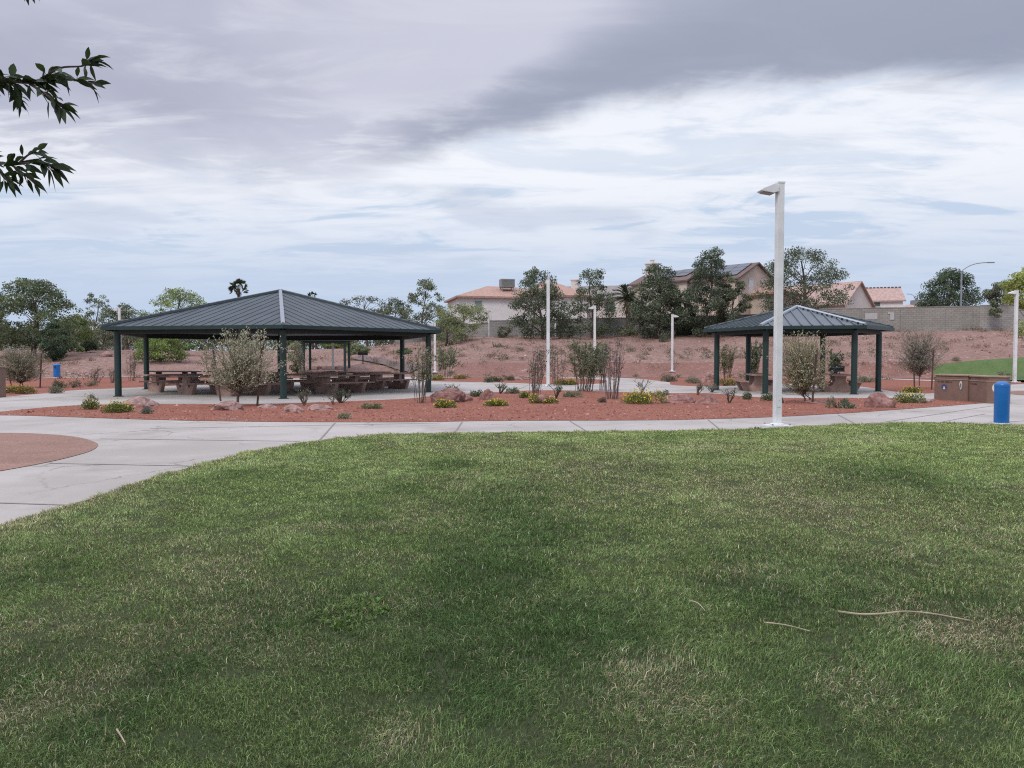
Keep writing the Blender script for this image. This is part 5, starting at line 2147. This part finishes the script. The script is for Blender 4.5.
def fbm(P, s, seed):
    return (vnoise(P, s, seed) + .5 * vnoise(P, s * 2.1, seed + 1) + .25 * vnoise(P, s * 4.3, seed + 2)) / 1.75


def grass():
    N = 1700000
    # depth distribution: dense near the camera
    d = rng.uniform(0, 1, N)
    lo, hi = 2.1, 18.5
    p = .55
    D = (lo ** p + d * (hi ** p - lo ** p)) ** (1 / p)
    X = rng.uniform(-1, 1, N) * (D * .74 + .9)
    P = np.stack([X, D, np.zeros(N)], 1)
    wob = np.stack([fbm(P, 1.7, 301) - .5, fbm(P, 1.7, 402) - .5, np.zeros(len(P))], 1) * .34
    lp = [(q[0], q[1]) for q in lawn_poly]
    P = P[inside(P + wob, lp) | inside(P, lp)]
    # thatch patches: bare or straw coloured spots as in the photograph
    dry = fbm(P, .55, 5) * .55 + fbm(P, 1.9, 9) * .45
    spots = [((20, 715), 45, 1.0), ((90, 690), 35, .8), ((400, 745), 40, .8), ((960, 640), 55, .9), ((860, 700), 45, .7), ((600, 478), 120, .6), ((820, 500), 150, .6), ((960, 520), 120, .6), ((650, 690), 60, .45), ((480, 655), 40, .5), ((740, 580), 50, .5), ((60, 505), 60, .6), ((400, 570), 40, .3)]
    px = 512 + F * P[:, 0] / P[:, 1]
    amt = np.zeros(len(P))
    for (sx, sy), r, k in spots:
        g = G(sx, sy)
        rad = r * g.y / F
        q = ((P[:, 0] - g.x) / rad) ** 2 + ((P[:, 1] - g.y) / (rad * (2.2 if sy < 560 else 1.3))) ** 2
        amt = np.maximum(amt, k * np.exp(-q))
    dryness = np.clip((dry - .50) * 1.7, 0, .6) + amt * (.35 + .9 * fbm(P, 5, 21)) * .75
    dryness = np.clip(dryness, 0, .92)
    deep_green = np.clip((fbm(P, .9, 33) - .5) * 2.4, -1, 1)
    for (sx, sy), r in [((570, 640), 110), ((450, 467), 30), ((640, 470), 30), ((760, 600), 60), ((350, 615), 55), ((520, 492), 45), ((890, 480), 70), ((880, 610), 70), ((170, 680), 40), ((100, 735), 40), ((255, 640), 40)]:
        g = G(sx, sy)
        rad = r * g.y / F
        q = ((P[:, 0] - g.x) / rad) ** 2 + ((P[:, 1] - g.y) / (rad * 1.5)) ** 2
        deep_green = np.maximum(deep_green, 1.2 * np.exp(-q))
    sw = np.exp(-(((px - 495 - 25 * np.sin(P[:, 1] * 1.1)) / 85) ** 2)) * ss(2.6, 3.6, P[:, 1]) * (1 - ss(7.5, 12, P[:, 1]))  # swath of darker green, taller blades down the middle of the lawn
    deep_green = np.maximum(deep_green, 1.1 * sw * (.55 + .9 * fbm(P, 2.2, 61)))
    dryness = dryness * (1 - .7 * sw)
    clump = fbm(P, 6.5, 91)
    keep = rng.uniform(0, 1, len(P)) > np.maximum(dryness * .45, np.clip((.48 - clump) * 2.8, 0, .62))
    P, dryness, deep_green, clump = P[keep], dryness[keep], deep_green[keep], clump[keep]
    n = len(P)
    D = P[:, 1]
    ed = np.full(n, 9.0)
    for q in le:
        ed = np.minimum(ed, np.hypot(P[:, 0] - q[0], P[:, 1] - q[1]))
    fringe = np.exp(-(ed / .30) ** 2) * np.clip(fbm(P, 2.6, 505) * 2.6 - .7, 0, 1.4)
    hgt = (.017 + .010 * np.clip(deep_green, -1, 1.2)) * (.65 + .75 * clump) * (1 + 1.5 * fringe) * np.clip(rng.lognormal(0, .32, n), .4, 1.7)
    hgt *= np.where(rng.uniform(0, 1, n) < .008, 1.6, 1.0) * (1 - .35 * np.clip(dryness, 0, 1))
    wid = .0022 * (np.maximum(D, 3) / 3) ** .75 * rng.uniform(.7, 1.4, n)
    az = rng.uniform(0, 2 * math.pi, n)
    wind = fbm(P, .8, 77) * 9
    az = np.where(rng.uniform(0, 1, n) < .35, wind, az)
    lean = np.abs(rng.normal(.75, .45, n)) + dryness * .5
    dx, dy = np.cos(az), np.sin(az)
    f2 = rng.uniform(0, 2 * math.pi, n)
    sx, sy = np.cos(f2), np.sin(f2)
    z0 = .034
    mid = np.stack([P[:, 0] + dx * hgt * lean * .35, P[:, 1] + dy * hgt * lean * .35, z0 + hgt * .62], 1)
    tip = np.stack([P[:, 0] + dx * hgt * lean * 1.15, P[:, 1] + dy * hgt * lean * 1.15, z0 + hgt * (1.05 - .25 * np.minimum(lean, 2))], 1)
    side = np.stack([sx * wid / 2, sy * wid / 2, np.zeros(n)], 1)
    b = P + np.array([0, 0, z0 - .004])
    V = np.stack([b - side, b + side, mid + side * .85, mid - side * .85, tip], 1)
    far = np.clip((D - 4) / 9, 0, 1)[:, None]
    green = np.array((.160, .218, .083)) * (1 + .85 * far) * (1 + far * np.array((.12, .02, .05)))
    deep_green_col = np.array((.078, .138, .050)) * (1 + .1 * far)
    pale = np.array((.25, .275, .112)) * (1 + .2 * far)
    straw = np.array((.46, .385, .25))
    t = np.clip(deep_green, 0, 1)[:, None]
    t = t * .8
    col = green * (1 - t) + deep_green_col * t
    tt = np.clip(-deep_green, 0, 1)[:, None]
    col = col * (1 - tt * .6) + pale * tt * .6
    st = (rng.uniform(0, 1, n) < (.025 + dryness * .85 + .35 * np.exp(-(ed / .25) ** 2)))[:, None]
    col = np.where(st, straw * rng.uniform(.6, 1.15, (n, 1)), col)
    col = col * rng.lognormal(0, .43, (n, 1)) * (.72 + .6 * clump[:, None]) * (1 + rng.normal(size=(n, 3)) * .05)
    me = bpy.data.meshes.new('grass')
    me.vertices.add(5 * n)
    me.vertices.foreach_set('co', V.astype(np.float32).ravel())
    li = (np.array([0, 1, 2, 3, 3, 2, 4])[None] + (np.arange(n) * 5)[:, None]).astype(np.int32)
    me.loops.add(7 * n)
    me.loops.foreach_set('vertex_index', li.ravel())
    me.polygons.add(2 * n)
    me.polygons.foreach_set('loop_start', (np.array([0, 4])[None] + (np.arange(n) * 7)[:, None]).astype(np.int32).ravel())
    me.update(calc_edges=True)
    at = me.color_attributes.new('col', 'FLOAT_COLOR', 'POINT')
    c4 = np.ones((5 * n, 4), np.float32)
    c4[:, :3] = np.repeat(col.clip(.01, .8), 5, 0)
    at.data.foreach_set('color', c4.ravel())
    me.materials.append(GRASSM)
    o = bpy.data.objects.new('grass', me)
    COL.objects.link(o)
    tag(o, 'short mown grass blades with straw coloured and darker green patches', 'grass', kind='stuff')


grass()


def weeds(px, py, r_px, n, label):
    b = G(px, py)
    rad = r_px * b.y / F
    P, A = [], []
    for _ in range(n):
        a, q = random.uniform(0, 6.283), rad * math.sqrt(random.random())
        c = np.array([q * math.cos(a), q * math.sin(a) * 1.5, .012])
        for k in range(random.randint(5, 9)):
            t = random.uniform(0, 6.283)
            d = np.array([math.cos(t), math.sin(t), random.uniform(.2, .9)])
            P.append(c + d * .018)
            A.append(d)
    P = np.array(P)
    s = rng.uniform(.025, .05, len(P))
    o = leaf_obj('weed_patch', P, s, s * .5, vary((.145, .225, .065), len(P), .3), axis=np.array(A), jitter=.15)
    o.location = (b.x, b.y, .026)
    tag(o, label, 'weeds')


weeds(352, 618, 34, 90, 'bright green broad leaved weed patch in the lawn, left of centre')


# ------------------------------------------------------------------ sticks on the lawn
def stick(pts, r, label):
    w = [G(*q) + Vector((0, 0, .062)) for q in pts]
    o3 = w[0].copy()
    line = smooth_poly([q - o3 for q in w], sub=4)
    mb = MB()
    mb.tube(line, [r * (1 - .5 * i / len(line)) for i in range(len(line))], 6)
    o = mb.build('fallen_stick', STICK, smooth=True)
    o.location = o3
    tag(o, label, 'stick', 'dry sticks fallen on the lawn')


stick([(838, 621.5), (862, 624.5), (885, 623.5), (905, 621.5), (930, 623.5), (950, 627), (970, 631)], .0065, 'long wavy pale stick lying on the lawn at the right')
stick([(764, 633), (785, 635.5), (810, 642)], .0045, 'thin short pale stick left of the long stick')
stick([(689, 610), (698, 613), (705, 621)], .0045, 'small hooked pale stick furthest from the long stick')
stick([(117, 744), (122, 752), (125, 758)], .004, 'tiny pale stick low on the left of the lawn')


# ------------------------------------------------------------------ near tree whose leafy twigs hang into the frame
def near_tree():
    bx, by = -3.7, 1.5
    root = thing('ash_tree', (bx, by, .03), 'dark lance shaped leaves hanging from twigs into the upper left corner', 'tree')
    o = Vector((bx, by, .03))
    tr = MB()
    tr.tube([(0, 0, -.05), (.03, .02, 1.2), (.02, -.1, 2.4), (.1, -.4, 3.4), (.3, -.9, 4.6)], [.14, .11, .10, .085, .05], 10)
    LV, LF, LC = [], [], []

    def leaf(p, d, L, w, dark):
        d = Vector(d).normalized()
        s = d.cross(Vector((random.gauss(0, .9), random.gauss(0, .9), .6))).normalized()
        nrm = s.cross(d).normalized()
        if nrm.z < 0:
            nrm = -nrm
        b = len(LV)
        st = [(0, .06, 0), (.2, .75, .0), (.45, 1.0, -.02), (.72, .62, -.08), (1.0, .03, -.2)]
        for t, ww, dr in st:
            c = p + d * L * t + Vector((0, 0, dr * L))
            LV.extend([c - s * w * ww / 2 + nrm * w * .16 * ww, c, c + s * w * ww / 2 + nrm * w * .16 * ww])
        for i in range(4):
            for k in (0, 1):
                LF.append((b + i * 3 + k, b + i * 3 + k + 1, b + i * 3 + k + 4, b + i * 3 + k + 3))
        c = np.array((.040, .058, .026)) * random.uniform(.6, 1.6) * (1.0 if dark else 1.2)
        LC.extend([c] * 15)

    def twig(px_pts, Y, n, rad=.006, spread=1.0, leafL=(.042, .07)):
        line = smooth_poly([W(a, b, Y + dy) - o for a, b, dy in px_pts], sub=5)
        tr.tube(line, [rad * (1 - .75 * i / len(line)) + .0012 for i in range(len(line))], 5)
        for i in range(int(n * 1.7)):
            u = random.uniform(.12, 1.0) * (len(line) - 1)
            k = min(int(u), len(line) - 2)
            p = line[k].lerp(line[k + 1], u - k)
            t = (line[k + 1] - line[k]).normalized()
            d = t * random.uniform(.3, 1.0) + Vector((random.gauss(0, .45), random.gauss(0, .6), random.gauss(-.12, .5))) * spread
            L = random.uniform(*leafL)
            # petiole
            q = p + d.normalized() * .012
            tr.tube([p, q], .001, 3, cap=False)
            leaf(q, d, L, L * random.uniform(.31, .41), True)
    # limbs from the crown out to where the twigs enter the picture
    A0, B0 = W(-60, 70, 2.55) - o, W(-60, 150, 2.5) - o
    tr.tube([(.05, -.2, 2.8), (.5, .5, 2.75), tuple(A0)], [.05, .03, .010], 7)
    tr.tube([(.03, -.05, 2.2), (.5, .5, 2.2), tuple(B0)], [.045, .026, .009], 7)
    twig([(-60, 70, 0), (-10, 78, 0), (20, 82, 0), (48, 83, 0)], 2.55, 34, .008)
    twig([(30, 82, 0), (55, 78, .02), (76, 80, .04), (93, 84, .05)], 2.55, 17, .004, .8)
    twig([(40, 80, 0), (60, 68, -.02), (82, 66, -.03), (90, 60, -.03)], 2.55, 9, .003, .7)
    twig([(30, 84, 0), (48, 96, -.04), (60, 106, -.05)], 2.55, 14, .004, .8)
    twig([(-20, 80, 0), (5, 88, .03), (22, 102, .04)], 2.55, 16, .004, .9, (.03, .05))
    twig([(-60, 150, 0), (-15, 160, 0), (10, 164, 0), (30, 163, 0)], 2.5, 15, .006, 1.0, (.036, .056))
    twig([(15, 164, 0), (35, 160, .02), (46, 164, .03), (54, 169, .04)], 2.5, 11, .003, .7)
    twig([(18, 164, 0), (28, 155, .0), (36, 152, 0)], 2.5, 7, .003, .7, (.034, .05))
    twig([(10, 164, 0), (24, 174, 0), (34, 183, 0)], 2.5, 9, .003, .7, (.034, .052))
    twig([(-20, 162, 0), (-2, 170, 0), (8, 182, 0)], 2.5, 13, .004, .8, (.034, .052))
    twig([(14, -60, 0), (19, -34, 0), (23, -14, 0)], 2.55, 8, .003, .4)
    # crown above and beside the camera, outside the picture, that shades the lawn
    random.seed(5)
    for i in range(30):
        c = Vector((random.uniform(-2.0, 4.6), random.uniform(-4.6, .6), random.uniform(3.6, 6.8)))
        st = Vector((.1, -.4, 3.4)).lerp(Vector((.3, -.9, 4.6)), random.random())
        tr.tube([st, st.lerp(c, .55) + Vector((0, 0, .2)), c], [.03, .018, .005], 5, cap=False)
        for _ in range(64):
            p = c + Vector((random.gauss(0, .42), random.gauss(0, .42), random.gauss(0, .3)))
            leaf(p, (random.gauss(0, 1), random.gauss(0, 1), random.gauss(-.4, .5)), random.uniform(.08, .13), .038, True)
    tr.build('trunk', BARK, root, smooth=True, fix=False)
    me = bpy.data.meshes.new('crown')
    me.from_pydata([tuple(q) for q in LV], [], LF)
    at = me.color_attributes.new('col', 'FLOAT_COLOR', 'POINT')
    c4 = np.ones((len(LV), 4), np.float32)
    c4[:, :3] = np.array(LC)
    at.data.foreach_set('color', c4.ravel())
    me.materials.append(LEAF)
    me.polygons.foreach_set('use_smooth', [True] * len(me.polygons))
    c = bpy.data.objects.new('crown', me)
    COL.objects.link(c)
    c.parent = root


near_tree()
